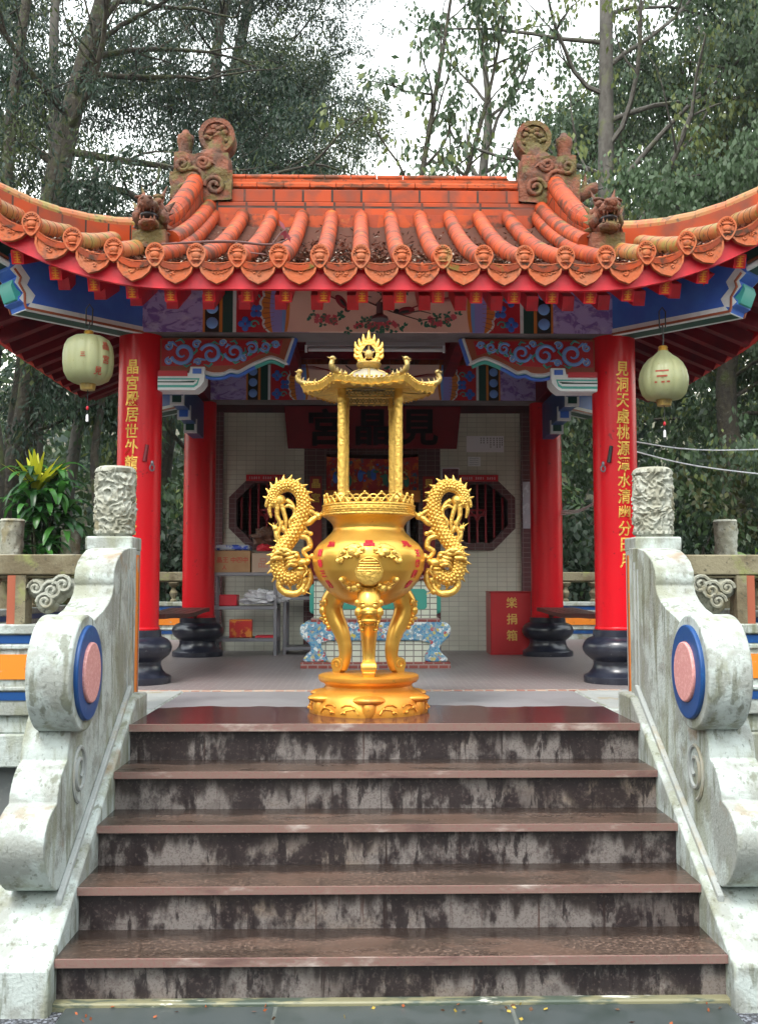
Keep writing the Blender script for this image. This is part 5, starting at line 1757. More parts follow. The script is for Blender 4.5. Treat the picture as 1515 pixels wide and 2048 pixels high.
m = MB().lathe([(.001, 1.845), (.152, 1.848), (.148, 1.868), (.128, 1.898), (.10, 1.922), (.06, 1.938), (.055, 1.945)], (BX, BY, PZ), 36)
dm = m.build('dome', DOME, cano)
m = MB()
for k in range(6):
    a = (k + .5) * PI / 3
    m.tube([(BX + r_ * math.cos(a), BY + r_ * math.sin(a), PZ + z) for r_, z in ((.149, 1.868), (.129, 1.90), (.10, 1.925), (.06, 1.942))], .006, 6)
m.lathe([(.001, 1.935), (.05, 1.938), (.05, 1.95), (.068, 1.965), (.073, 1.982), (.066, 1.988), (.04, 1.99), (.001, 1.99)], (BX, BY, PZ), 30)
m.build('dome_collar', GOLD_OLD, cano)
m = MB()                                           # flaming pearl: pointed halo with tongues of flame curling up
cz = PZ + 2.045
outer, inner_ = [], []
for i in range(48):
    a = -PI / 2 + 2 * PI * i / 48
    pt_ = max(0, math.sin(a)) ** 6
    outer.append((BX + .062 * math.cos(a), cz + .062 * math.sin(a) + .030 * pt_))
    inner_.append((BX + .041 * math.cos(a), cz - .002 + .043 * math.sin(a) + .012 * pt_))
m.ring(outer, inner_, 'y', BY - .012, BY + .012)
for k in range(13):
    a = R(-42 + 264 * k / 12)
    mid = k == 6
    r0 = .050
    b0 = Vector((BX + r0 * math.cos(a), BY, cz + r0 * math.sin(a)))
    o_ = Vector((math.cos(a), 0, math.sin(a)))
    u_ = Vector((0, 0, 1))
    L_ = .052 if mid else .036 + .006 * (k % 2)
    q_ = smooth_pts([b0, b0 + o_ * L_ * .5, b0 + o_ * L_ * .8 + u_ * L_ * .35, b0 + o_ * L_ * .85 + u_ * L_ * .85], 4)
    m.tube(q_, lerp_list([.017, .014, .009, .001], len(q_)), 8, flat=(1, .7, 1))
m.box(BX - .032, BX + .032, BY - .012, BY + .012, PZ + 1.985, PZ + 2.0)
fin = m.build('flame_finial', GOLD_CARVE, cano, ang=60)
m = MB().ball((BX, BY, cz - .004), (.026, .012, .028), segs=14)
for k in range(5):
    a = k * 2 * PI / 5 + PI / 2
    m.tube([(BX, BY, cz - .004), (BX + .044 * math.cos(a), BY, cz + .046 * math.sin(a))], .006, 6)
m.build('pearl', GOLD_OLD, fin, ang=60)

# ------------------------------------------------------------------ altar table of tile and flower mosaic
al = thing('altar_table', 'tiled altar table with blue flower mosaic legs, behind the golden burner', 'altar table', (0, 8.9, PZ))
MB().box(-.635, .635, 8.58, 9.22, PZ, PZ + .055).build('brick_foot', BRICKSTRIP, al, bevel=.004)
half = [(.42, .055), (.60, .055), (.618, .068), (.605, .095), (.572, .12), (.55, .15), (.548, .18), (.562, .205), (.595, .235), (.625, .265), (.64, .30), (.642, .34), (.63, .37), (.60, .39), (.57, .393)]
out = [(x, PZ + z) for x, z in half] + [(-x, PZ + z) for x, z in reversed(half)]
inn = [(-.40, PZ + .055), (-.42, PZ + .12), (-.46, PZ + .175), (-.46, PZ + .215), (-.38, PZ + .235), (.38, PZ + .235), (.46, PZ + .215), (.46, PZ + .175), (.42, PZ + .12)]
MB().prism(out + inn, 'y', 8.62, 9.20).build('mosaic_table', MOSAICB, al, bevel=.012)
MB().box(-.47, .47, 8.65, 9.15, PZ + .055, PZ + .24).build('tiled_infill', ALTARTILE, al)
MB().box(-.55, .55, 8.63, 9.19, PZ + .393, PZ + .425).build('brick_course', BRICKSTRIP, al, bevel=.003)
up = MB().box(-.525, .525, 8.66, 9.16, PZ + .425, PZ + .755).build('tiled_body', ALTARTILE, al, bevel=.004)
TEALP = M('teal_ceramic', (.05, .30, .24), .35)
m = MB().box(-.565, .565, 8.68, 9.14, PZ + .46, PZ + .72)
m.build('teal_end_panel', TEALP, al, bevel=.03)
rr = [(-.42, .50), (.42, .50), (.44, .52), (.44, .655), (.42, .675), (-.42, .675), (-.44, .655), (-.44, .52)]
MB().prism([(x, PZ + z) for x, z in rr], 'y', 8.652, 8.67).build('teal_panel', TEALP, al, bevel=.004)
MB().box(-.57, .57, 8.62, 9.2, PZ + .755, PZ + .79).build('altar_top', BRICKSTRIP, al, bevel=.004)

# ------------------------------------------------------------------ inside the shrine doorway
m = MB()
def cl(u, v):
    x = -.50 + 1.0 * u
    return (x, 10.93 + .02 * math.sin(u * 22) * (1 - v * .6) + .015 * math.sin(u * 9 + 1), 3.02 - .50 * (1 - v) - .03 * math.sin(PI * u) * v + .0)
m.grid(cl, 60, 14)
c_ = m.build('embroidered_cloth', CLOTH, origin=(0, 10.93, 2.5))
tag(c_, 'embroidered red altar cloth with coloured figures hung across the shrine doorway', 'altar cloth')
rnd = random.Random(3)
ECREAM = M('embroidery_cream', (.5, .38, .2), .7)
for k in range(7):                                     # robed figures: skirt, sleeves, head, with a flower between
    x, z = -.39 + .13 * k + rnd.uniform(-.02, .02), 2.80 + rnd.uniform(-.05, .05)
    m = MB()
    m.ball((x, 10.895, z - .02), (.030, .004, .065), rnd.choice((0, 1, 2)), 12, 8)
    m.ball((x + rnd.choice((-.025, .025)), 10.892, z + .012), (.034, .004, .016), rnd.choice((0, 1, 2)), 10, 6)
    m.ball((x, 10.892, z + .062), (.013, .004, .016), 3, 10, 6)
    for q in range(3):
        m.ball((x + rnd.uniform(-.06, .06), 10.897, z + rnd.uniform(-.09, .09)), (.014, .003, .012), rnd.randrange(4), 8, 5)
    m.build('embroidered_figure', [ORANGE, BLUE, LEAFP, ECREAM], c_)
m = MB().grid(lambda u, v: (-.52 + 1.04 * u, 10.905 + .012 * math.sin(u * 40), 2.645 - .13 * (1 - v) - .0), 70, 4)
m.build('fringe', ORANGE, c_)
for k, x in enumerate((-.36, -.15, -.06, .04, .12, .40)):
    o = MB().lathe([(.001, 0), (.03, 0), (.03, .01), (.022, .02), (.022, .62), (.001, .625)], (x, 11.15, PZ + .98), 14).build('candle', PAPER, origin=(x, 11.15, PZ + .98))
    tag(o, 'white altar candle standing in the dark under the embroidered cloth', 'candle', 'white candles in the shrine doorway')
o = MB().box(-.48, .48, 11.02, 11.35, PZ, PZ + .95).box(-.49, .49, 11.0, 11.36, PZ + .95, PZ + .98).build('offering_table', RED_SHADED, origin=(0, 11.2, PZ), bevel=.006)
tag(o, 'dark red offering table in the shrine doorway under the candles', 'table')
# plaque above the doorway, leaning forward
pq = thing('name_plaque', 'red temple name plaque, its red darkened for shade, with three black characters above the doorway', 'plaque', (0, 10.9, 3.1))
def lean(mb):
    return mb.mapped(lambda p: Vector((p.x, p.y - (p.z - 3.10) * .28, p.z)))
MBx = MB().prism([(-.95, 3.535), (.95, 3.535), (.915, 3.095), (-.915, 3.095)], 'y', 10.84, 10.88)
lean(MBx).build('board', REDSHADEP, pq, bevel=.004)
for ch, x in (('宮', -.50), ('晶', 0.0), ('見', .50)):
    t = text_mb(ch, .40, .014, bold=.010)
    t.v = [(p[0] * 1.05 + x, 10.835 + p[1], p[2] + 3.315) for p in t.v]
    lean(t).build('black_character', INK, pq)
# couplet boards on the door jambs
for s, txt in ((-1, '晶宮'), (1, '見洞')):
    cb_ = thing('couplet_board', ('narrow red couplet board on the left door jamb, reading 晶宮' if s < 0 else 'narrow red couplet board on the right door jamb, reading 見洞'), 'couplet board', (s * .60, 10.9, 1.7))
    MB().box(s * .615 - .065, s * .615 + .065, 10.925, 10.948, 1.55, 2.80).build('board', M('couplet_red', (.32, .006, .012), .45), cb_, bevel=.004)
    for i, ch in enumerate(txt):
        t = text_mb(ch, .105, .004, bold=.003)
        t.v = [(p[0] + s * .615, 10.923 + p[1], p[2] + 2.72 - .155 * i) for p in t.v]
        t.build('gilt_character', GOLD_CARVE, cb_)
# red strips over the windows, notices on the wall
for s in (-1, 1):
    x = s * 1.155
    rb = thing('red_banner', 'bright red paper strip with white lettering above the %s octagonal window' % ('left' if s < 0 else 'right'), 'banner', (x, 10.9, 2.78))
    MB().box(x - .215, x + .215, 10.905, 10.915, 2.745, 2.815).build('strip', REDPLAIN, rb)
    m = MB()
    rn = random.Random(8 + s)
    for k in range(15):
        if k in (5, 10):
            continue
        xx = x - .175 + k * .025
        for q_ in range(3):
            m.box(xx - rn.uniform(.004, .010), xx + rn.uniform(.004, .010), 10.902, 10.906, 2.768 + q_ * .009, 2.771 + q_ * .009)
        m.box(xx - .002, xx + .002, 10.902, 10.906, 2.765, 2.793)
    m.build('white_lettering', PAPER, rb)
n1 = thing('paper_notice', 'wide white notice with columns of black writing, high on the right of the shrine wall', 'notice', (1.2, 10.94, 3.2))
MB().box(1.03, 1.44, 10.94, 10.947, 3.07, 3.25).build('sheet', PAPER, n1)
m = MB()
rn = random.Random(2)
for cx in (1.19, 1.22, 1.26, 1.295, 1.33, 1.365, 1.395, 1.42):
    for k in range(rn.randint(3, 6)):
        z = 3.225 - k * .024
        m.box(cx - .008, cx + .008, 10.937, 10.941, z - .002, z + .001)
        m.box(cx - .002, cx + .002, 10.937, 10.941, z - .009, z + .007)
        m.box(cx - .006, cx + .006, 10.937, 10.941, z - .009, z - .007)
m.build('writing', INK, n1)
n2 = thing('paper_notice', 'small bright white sheet below the wide notice on the shrine wall', 'notice', (1.11, 10.94, 3.0))
MB().box(1.045, 1.185, 10.94, 10.946, 2.915, 3.02).build('sheet', M('bright_paper', (.75, .78, .8), .6), n2)
m = MB()
for k in range(4):
    m.tube([(1.06 + .02 * i, 10.938, 3.0 - .022 * k + .005 * math.sin(i * 2 + k)) for i in range(6)], .0025, 4)
m.build('grey_print', M('grey_print', (.25, .3, .34), .7), n2)
n3 = thing('photo_print', 'small dark pink photograph taped left of the right octagonal window', 'photograph', (.83, 10.94, 2.83))
MB().box(.755, .95, 10.94, 10.946, 2.755, 2.90).build('white_margin', PAPER, n3)
MB().box(.765, .94, 10.936, 10.942, 2.775, 2.885).build('picture', M('dim_pink_picture', (.13, .03, .06), .4, layers=[dict(s=30, lo=.45, hi=.6, c=(.25, .08, .12))]), n3)
o = MB().box(1.635, 1.735, 10.893, 10.90, 2.23, 2.74).build('glazed_sheet', M('silver_film', (.38, .38, .44), .2, layers=[dict(s=(14, 14, 8), lo=.5, hi=.66, c=(.6, .62, .68))], bump=.3, bscale=25), origin=(1.69, 10.9, 2.2))
tag(o, 'tall silvery plastic sheet hung on the brown tile corner beside the right rear column', 'plastic sheet')
# ------------------------------------------------------------------ donation box
dbx = thing('donation_box', 'red donation box with yellow characters against the right rear column', 'donation box', (1.39, 10.45, PZ))
MB().box(1.19, 1.60, 10.24, 10.62, PZ, PZ + .63).build('box', M('donation_red', (.40, .006, .012), .35), dbx, bevel=.006)
MB().box(1.185, 1.605, 10.235, 10.625, PZ + .63, PZ + .645).build('lid', M('donation_red_lid', (.34, .006, .012), .35), dbx, bevel=.004)
for i, ch in enumerate('樂捐箱'):
    t = text_mb(ch, .115, .004, bold=.0015)
    t.v = [(p[0] + 1.405, 10.237 + p[1], p[2] + PZ + .53 - .165 * i) for p in t.v]
    t.build('yellow_character', M('yellow_lettering', (.62, .38, .08), .5), dbx)

# ------------------------------------------------------------------ metal shelves and what they carry
def shelf(name, label, x0, x1, y0, y1, zs_, top):
    t = thing(name, label, 'shelf', ((x0 + x1) / 2, (y0 + y1) / 2, PZ), 'steel shelves by the shrine wall')
    for x in (x0, x1):
        for y in (y0, y1):
            MB().box(x - .018, x + .018, y - .018, y + .018, PZ, top).build('upright', SILVER, t, bevel=.003)
    for z in zs_:
        MB().box(x0 - .02, x1 + .02, y0 - .02, y1 + .02, z - .035, z).build('shelf_board', SILVER, t, bevel=.003)
    return t
shelf('steel_shelf', 'steel shelf stacked with cardboard boxes behind the left rear column', -1.62, -.985, 10.22, 10.62, (1.085, 1.405, 1.745), 1.745)
shelf('steel_shelf', 'narrow low steel shelf between the box shelf and the altar table', -.90, -.50, 10.35, 10.72, (.99, 1.50), 1.52)
def carton(label, x0, x1, y0, y1, z0, z1, mat, glyphs, mcol):
    t = thing('cardboard_box', label, 'box', ((x0 + x1) / 2, (y0 + y1) / 2, z0))
    MB().box(x0, x1, y0, y1, z0, z1).build('carton', mat, t, bevel=.004)
    MB().box(x0 - .001, x1 + .001, (y0 + y1) / 2 - .02, (y0 + y1) / 2 + .02, z0 + .01, z1 + .002).build('packing_tape', PLASTIC, t)
    m = MB()
    for (ch, x, z, s_) in glyphs:
        g_ = text_mb(ch, s_, .002, bold=.001)
        g_.v = [(p[0] + x, y0 - .001 + p[1], p[2] + z) for p in g_.v]
        m.merge(g_)
    m.build('red_print', mcol, t)
    return t
REDP = M('red_carton_print', (.48, .05, .03), .7)
carton('wide cardboard box with red print on the left half of the steel shelf', -1.60, -1.24, 10.2, 10.55, 1.745, 1.965, CARD, [('晶', -1.55, 1.87, .06), ('王', -1.49, 1.87, .06), ('中', -1.41, 1.87, .06), ('四', -1.35, 1.87, .06), ('中', -1.29, 1.87, .06), ('人', -1.50, 1.795, .05)], REDP)
carton('smaller pale cardboard box with faded red print beside the wide one', -1.225, -.96, 10.2, 10.5, 1.745, 1.94, M('pale_cardboard', (.46, .33, .25), .8), [('品', -1.11, 1.84, .11)], M('faded_red_print', (.5, .2, .15), .8))
def lump(c, r, seed, mat, name, label, cat, f=6, amp=.35):
    m = MB().ball(c, r, 0, 36, 22, fn=lambda d: 1 + amp * mnoise.noise(d * f * .35 + Vector((seed, 0, 0))) + amp * .4 * mnoise.noise(d * f + Vector((seed, 3, 0))))
    m.v = [(p[0], p[1], max(p[2], c[2] - r[2] * .6)) for p in m.v]
    o = m.build(name, mat, origin=(c[0], c[1], c[2] - r[2] * .6), ang=25)
    return tag(o, label, cat)
o = MB().box(-1.595, -1.25, 10.22, 10.5, 1.967, 2.025).build('printed_packet', M('blue_white_packet', (.45, .5, .62), .3, layers=[dict(s=18, lo=.5, hi=.55, c=(.04, .09, .5))], bump=.5, bscale=14, bdist=.02), origin=(-1.42, 10.36, 1.967), bevel=.02)
tag(o, 'flat blue and white plastic packet lying on the wide cardboard box', 'packet')
lump((-1.03, 10.38, 2.10), (.20, .14, .115), 2, BROWNBAG, 'paper_bag', 'crumpled brown paper bag heaped on the pale cardboard box', 'bag', 9)
lump((-1.10, 10.22, 1.985), (.075, .05, .045), 4, REDPLAIN, 'red_bundle', 'small red bundle tucked under the brown paper bag', 'bundle')
lump((-1.10, 10.32, 1.475), (.20, .12, .085), 7, PLASTIC, 'plastic_bag', 'translucent white plastic bag on the middle board of the steel shelf', 'bag', 9, .5)
o = MB().box(-1.555, -1.375, 10.24, 10.45, 1.405, 1.52).build('red_tin', M('red_card_box', (.55, .012, .03), .35), origin=(-1.46, 10.3, 1.405), bevel=.008)
tag(o, 'plain red box left of the white plastic bag', 'box')
gb = thing('gift_box', 'orange and red gift box standing on the lowest board of the steel shelf', 'box', (-1.34, 10.35, 1.085))
MB().box(-1.455, -1.225, 10.28, 10.36, 1.085, 1.27).build('carton', M('gift_box_print', (.50, .02, .02), .3, layers=[dict(s=11, lo=.45, hi=.6, c=(.65, .22, .03)), dict(s=16, o=(3, 3, 3), lo=.56, hi=.6, c=(.35, .01, .01))]), gb, bevel=.004)
MB().box(-1.45, -1.23, 10.276, 10.281, 1.255, 1.266).build('gold_edge', RAFTER_GOLD, gb)
o = MB().box(-1.19, -1.0, 10.26, 10.5, 1.085, 1.105).build('red_folder', REDPLAIN, origin=(-1.1, 10.4, 1.085), bevel=.003)
tag(o, 'thin red folder lying flat beside the orange gift box', 'folder')

# ------------------------------------------------------------------ benches along the sides
for s in (-1, 1):
    t = thing('slatted_bench', 'dark slatted timber bench between the %s columns' % ('left' if s < 0 else 'right'), 'bench', (s * 1.82, 8.7, PZ))
    for k in range(5):
        x = s * (1.62 + .075 * k)
        pts = [(x - s * .0, 7.60 + 2.25 * i / 10, PZ + .46 + .012 * math.cos(i / 10 * 2 * PI)) for i in range(11)]
        m = MB()
        for i in range(10):
            a, b_ = Vector(pts[i]), Vector(pts[i + 1])
            m.obox((a + b_) / 2, Vector((.030, 0, 0)), (b_ - a) * .505, Vector((0, 0, .018)))
        m.build('slat', BENCHW, t)
    MB().box(s * 1.77 - .04, s * 1.77 + .04, 7.63, 7.69, PZ, PZ + .435).build('leg', BENCHW, t, bevel=.006)
    MB().tube([(s * 1.79, 9.70, PZ + .44), (s * 1.76, 9.88, PZ + .42), (s * 1.745, 9.98, PZ + .40)], .022, 8).build('wall_bracket', BENCHW, t)

# ------------------------------------------------------------------ lanterns
def lantern(name, label, c, zt, prof, marks, yaw):
    x, y, z = c
    t = thing(name, label, 'lantern', (x, y, z))
    def rib(a, k, r_, zz):
        return -.05 * r_ * (1 - abs(math.cos(a * 6 + .4)) ** .5)
    b_ = MB().lathe(prof, (x, y, z), 96, disp=rib).build('skin', LANT, t, ang=50)
    if marks:
        for (ch, a, dz, s_) in marks:
            g_ = text_mb(ch, s_, .002, bold=.0012)
            def fn(p):
                zz = dz + p.z
                r_ = float(np.interp(zz, [q_[1] for q_ in prof], [q_[0] for q_ in prof])) + .004
                aa = a + p.x / r_
                return Vector((x + r_ * math.sin(aa), y - r_ * math.cos(aa), z + zz))
            g_.mapped(fn).build('red_character', LANTRED, b_)
    top, bot = prof[-1][1], prof[0][1]
    MB().lathe([(.03, top - .01), (.034, top), (.028, top + .012), (.032, top + .02), (.026, top + .03), (.001, top + .03)], (x, y, z), 24).build('gold_cap', GOLD, t)
    MB().lathe([(.001, bot - .04), (.045, bot - .04), (.05, bot - .015), (.055, bot + .004), (.001, bot + .004)], (x, y, z), 24).build('bottom_ring', GOLD_OLD, t)
    m = MB().tube([(x, y, z + top + .03), (x + .004, y, z + top + .09), (x, y, zt)], .005, 6)
    m.tube([(x - .02, y, zt - .02), (x - .022, y, zt + .09), (x, y, zt + .12), (x + .022, y, zt + .09), (x + .02, y, zt - .02), (x - .02, y, zt - .02)], .005, 6)
    m.build('hook', BLACK, t)
    m = MB().tube([(x, y, z + bot - .04), (x, y, z + bot - .20)], .003, 5)
    m.ball((x, y, z + bot - .16), (.009, .009, .014), 1).lathe([(.001, bot - .25), (.009, bot - .25), (.008, bot - .21), (.001, bot - .20)], (x, y, z), 10, 2)
    m.build('tassel', [BLACK, REDPLAIN, PAPER], t)
    return t
P1 = [(.055, -.165), (.095, -.158), (.135, -.135), (.158, -.09), (.166, -.03), (.166, .03), (.158, .085), (.137, .125), (.10, .150), (.055, .160), (.03, .163)]
P2 = [(.07, -.16), (.115, -.152), (.145, -.12), (.162, -.065), (.165, -.02), (.155, .03), (.132, .078), (.10, .115), (.065, .14), (.038, .165), (.03, .175)]
lantern('paper_lantern', 'round pale yellow lantern hung from the left hip beam', (-1.932, 6.62, 3.108), 3.36, P1, [('晶', .98, .07, .06), ('宮', .98, -.02, .06), ('見', .68, -.10, .055), ('三', .05, -.0, .035)], 0)
lantern('paper_lantern', 'teardrop shaped yellow green lantern with a red 三, hung from the right hip beam', (1.895, 6.62, 3.01), 3.36, P2, [('三', -.35, -.03, .11)], 0)

# lamp under the ceiling
fl = thing('fluorescent_lamp', 'long unlit white fluorescent lamp under the dark pavilion ceiling', 'lamp', (0, 8.9, 3.72))
MB().box(-.62, .63, 8.93, 9.03, 3.765, 3.83).build('housing', M('lamp_housing', (.36, .33, .36), .5), fl, bevel=.006)
MB().tube([(-.60, 8.95, 3.735), (.61, 8.95, 3.735)], .019, 12).build('tube', M('unlit_tube', (.62, .6, .66), .3), fl)
for x in (-.62, .62):
    MB().box(x - .01, x + .01, 8.93, 8.97, 3.71, 3.77).build('tube_socket', PAPER, fl)
sp = thing('eave_spotlight', 'small grey downlight fixed under the middle of the front eave', 'lamp', (.01, 6.75, 3.5))
MB().lathe([(.001, 0), (.06, 0), (.055, .02), (.025, .04), (.02, .12), (.001, .12)], (.0, 6.75, 3.42), 18).build('shade', SILVER, sp)
# cables on the right
for k, (pts, lab) in enumerate((([(1.86, 7.3, 2.67), (2.6, 7.6, 2.645), (4.2, 8.2, 2.80), (6.5, 9.0, 3.1)], 'upper thin pale cable running right from the right front column'),
                                ([(1.86, 7.3, 2.60), (2.6, 7.6, 2.50), (4.2, 8.2, 2.46), (6.5, 9.0, 2.6)], 'lower sagging pale cable running right from the right front column'))):
    o = MB().tube(smooth_pts(pts, 6), .005, 6).build('cable', PLASTIC, origin=pts[0])
    tag(o, lab, 'cable')
o = MB()
for q_ in (0, .02, .04):
    o.tube(smooth_pts([(1.86, 10.1, 2.36 - q_), (2.0, 9.6, 2.35 - q_ * .5), (1.95, 8.4, 2.42), (1.72, 7.5, 2.52 + q_)], 6), .005, 6)
o = o.build('cable_bundle', PLASTIC, origin=(1.9, 8.8, 2.4))
tag(o, 'loose bundle of pale cables slung between the right hand columns', 'cable')

# twig with a red leaf lying on the roof, and litter in the tile troughs
tw = thing('fallen_twig', 'bare dark twig with one red leaf lying on the left of the roof tiles', 'twig', (-1.2, 6.45, 3.85))
T = lambda x, y, dz=.11: (x, y, fz(x, y) + dz)
m = MB().tube(smooth_pts([T(-1.42, 6.42), T(-1.15, 6.38, .13), T(-.95, 6.45, .13), T(-.72, 6.52), T(-.6, 6.7, .15)], 5), lerp_list([.005, .010, .008, .004], 21), 6)
m.tube([T(-.95, 6.45, .13), T(-.84, 6.40, .06), T(-.74, 6.36, .05)], .004, 5)
m.tube([T(-.72, 6.52), T(-.66, 6.55, .19), T(-.62, 6.6, .22)], .004, 5)
m.build('twig_wood', TWIG, tw)
m = MB()
c0 = Vector(T(-.63, 6.6, .20))
for a, L_ in ((115, .10), (200, .05), (285, .08), (250, .06)):
    a = R(a)
    d = Vector((math.cos(a), .2, math.sin(a)))
    n_ = Vector((-math.sin(a), .3, math.cos(a)))
    m.add([c0, c0 + d * L_ * .45 + n_ * .017, c0 + d * L_ + n_ * .012, c0 + d * L_ * .55 - n_ * .008], [(0, 1, 2, 3)])
m.build('red_leaf', M('dead_red_leaf', (.16, .008, .02), .6), tw)
rn = random.Random(12)
v, f, mi = [], [], []
for k in range(6500):
    i = rn.randrange(len(rows) - 1)
    if abs(rows[i] + SP / 2) > 1.7 and rn.random() < .6:
        continue
    x = rows[i] + SP / 2 + rn.gauss(0, .04)
    y = EYF + abs(rn.gauss(.05, .75))
    if y > row_end(x) - .1 or mnoise.noise((x * 1.3, y * .6, 3)) < -.2:
        continue
    z = fz(x, y) + .0 + rn.random() * .015
    a, t_ = rn.random() * 6.3, rn.uniform(-.5, .5)
    l, w_ = rn.uniform(.012, .03), rn.uniform(.004, .012)
    d = Vector((math.cos(a), math.sin(a), .36 + t_)).normalized() * l
    n_ = Vector((-math.sin(a), math.cos(a), t_)).normalized() * w_
    o_ = len(v)
    p = Vector((x, y, z))
    v += [p - d, p - n_, p + d, p + n_]
    f.append((o_, o_ + 1, o_ + 2, o_ + 3))
    mi.append(rn.randrange(3))
lt = MB()
lt.v, lt.f, lt.m = v, f, mi
setting(tag(lt.build('leaf_litter', [M('brown_litter', (.12, .065, .035), .9), M('dark_litter', (.04, .028, .022), .9), M('pale_litter', (.30, .24, .19), .9)]), 'dry leaf litter lying in the troughs of the roof tiles', 'leaf litter'), 'stuff')
# ================================================================== TREES AND UNDERGROWTH
def leaf_mesh(name, P, D, length, width, mats, parent, rng, droop=.25, split=(.5, .8), origin=None):
    """many small pointed leaves: P centres (n,3), D directions (n,3)"""
    n = len(P)
    P = np.asarray(P, float)
    D = np.asarray(D, float)
    D[:, 2] -= droop
    D /= np.linalg.norm(D, axis=1)[:, None] + 1e-9
    rv = rng.normal(size=(n, 3))
    S = np.cross(D, rv)
    S /= np.linalg.norm(S, axis=1)[:, None] + 1e-9
    L_ = (length * rng.uniform(.65, 1.35, n))[:, None]
    W_ = (width * rng.uniform(.65, 1.35, n))[:, None]
    v = np.empty((n, 4, 3))
    v[:, 0] = P
    v[:, 1] = P + D * L_ * .45 + S * W_
    v[:, 2] = P + D * L_
    v[:, 3] = P + D * L_ * .45 - S * W_
    me = bpy.data.meshes.new(name)
    me.vertices.add(n * 4)
    org = ORG.get(parent.name, Vector((0, 0, 0))) if parent is not None else Vector(origin or (0, 0, 0))
    me.vertices.foreach_set('co', (v.reshape(-1, 3) - np.array(org)).ravel())
    me.loops.add(n * 4)
    me.loops.foreach_set('vertex_index', np.arange(n * 4))
    me.polygons.add(n)
    me.polygons.foreach_set('loop_start', np.arange(0, n * 4, 4))
    for mt in mats:
        me.materials.append(mt)
    # colour runs in sprays, not leaf by leaf
    key = np.sin(P[:, 0] * 1.7 + rng.uniform(0, 6)) + np.sin(P[:, 1] * 1.9 + rng.uniform(0, 6)) + np.sin(P[:, 2] * 2.3) + rng.normal(0, .7, n)
    rank = key.argsort().argsort() / n
    mi = np.where(rank < split[0], 0, np.where(rank < split[1], 1, 2)).astype(np.int32)
    me.polygons.foreach_set('material_index', mi)
    me.update()
    me.validate()
    o = bpy.data.objects.new(name, me)
    col.objects.link(o)
    if parent is not None:
        o.parent = parent
    else:
        o.location = org
    ORG[o.name] = org
    return o

def limb(rnd, a, d, length, r, wob=.12, up=.0, n=7):
    """a wandering limb: list of points"""
    pts = [Vector(a)]
    d = Vector(d).normalized()
    for i in range(n):
        d = (d + Vector((rnd.gauss(0, wob), rnd.gauss(0, wob), rnd.gauss(0, wob) + up))).normalized()
        pts.append(pts[-1] + d * length / n)
    return pts

DENS = 2.2
CLUMP = .62
def tree(label, base, trunk, r0, r1, nlimb, h0, limb_len, nleaf, leaf, mats, bark, seed, elev=(5, 45), sub=4, spread=.35, droop=.3, split=(.5, .8), name='tree', up=.02, group=None, az=None, limb_r=.24, wob=.13):
    """trunk through given points; limbs > side shoots > leaves. leaf = (length, half width)"""
    rnd = random.Random(seed)
    rng = np.random.default_rng(seed)
    base = Vector(base)
    t = thing(name, label, 'tree', base, group)
    tp = smooth_pts([base + Vector(p) for p in trunk], 6)
    rad = lerp_list([r0 * 1.25, r0, r0 * .85, r0 * .65, r1], len(tp))
    m = MB().tube(tp, rad, 12)
    P, D = [], []
    ends = []
    for i in range(nlimb):
        f = h0 + (1 - h0) * ((i + rnd.random()) / nlimb) ** .9
        k = min(len(tp) - 1, int(f * (len(tp) - 1)))
        a = tp[k]
        az_ = rnd.uniform(0, 2 * PI) if az is None else R(rnd.choice(az) + rnd.uniform(-35, 35))
        e = R(rnd.uniform(*elev))
        L_ = limb_len * (1.15 - .7 * f) * rnd.uniform(.7, 1.2)
        pts = limb(rnd, a, (math.cos(az_) * math.cos(e), math.sin(az_) * math.cos(e), math.sin(e)), L_, 0, wob=wob, up=up)
        rr = max(.012, rad[k] * limb_r)
        m.tube(pts, lerp_list([rr, rr * .7, rr * .2 + .004], len(pts)), 6)
        ends.append((pts, L_))
        for j in range(sub):
            q = rnd.randint(2, len(pts) - 1)
            dd = (pts[min(q, len(pts) - 1)] - pts[q - 1]).normalized()
            sd_ = (dd + Vector((rnd.gauss(0, .8), rnd.gauss(0, .8), rnd.gauss(.1, .5)))).normalized()
            sp = limb(rnd, pts[q], sd_, L_ * rnd.uniform(.25, .5), 0, wob=.2, up=up, n=5)
            m.tube(sp, lerp_list([rr * .4, .004], len(sp)), 5)
            ends.append((sp, L_ * .5))
    m.build('trunk', bark, t, ang=60)
    if nleaf:
        tot = sum(e[1] for e in ends)
        for pts, L_ in ends:
            n = int(nleaf * L_ / tot)
            if n < 1:
                continue
            A = np.array([tuple(p) for p in pts])
            # leaves gathered in sprays along the shoot
            n = int(n * DENS)
            ns = max(1, n // 14)
            u = rng.uniform(.25, 1, ns) * (len(A) - 1)
            i0 = np.minimum(u.astype(int), len(A) - 2)
            c = A[i0] + (A[i0 + 1] - A[i0]) * (u - i0)[:, None]
            c = c + rng.normal(0, spread * CLUMP, (ns, 3)) * np.array([1, 1, .6])
            cc = np.repeat(c, 14, axis=0)
            off = rng.normal(0, leaf[0] * .75, (len(cc), 3))
            P.append(cc + off)
            D.append(off + rng.normal(0, leaf[0] * .5, off.shape))
        leaf_mesh('crown', np.concatenate(P), np.concatenate(D), leaf[0], leaf[1], mats, t, rng, droop, split)
    return t
CAS = (.11, .017)
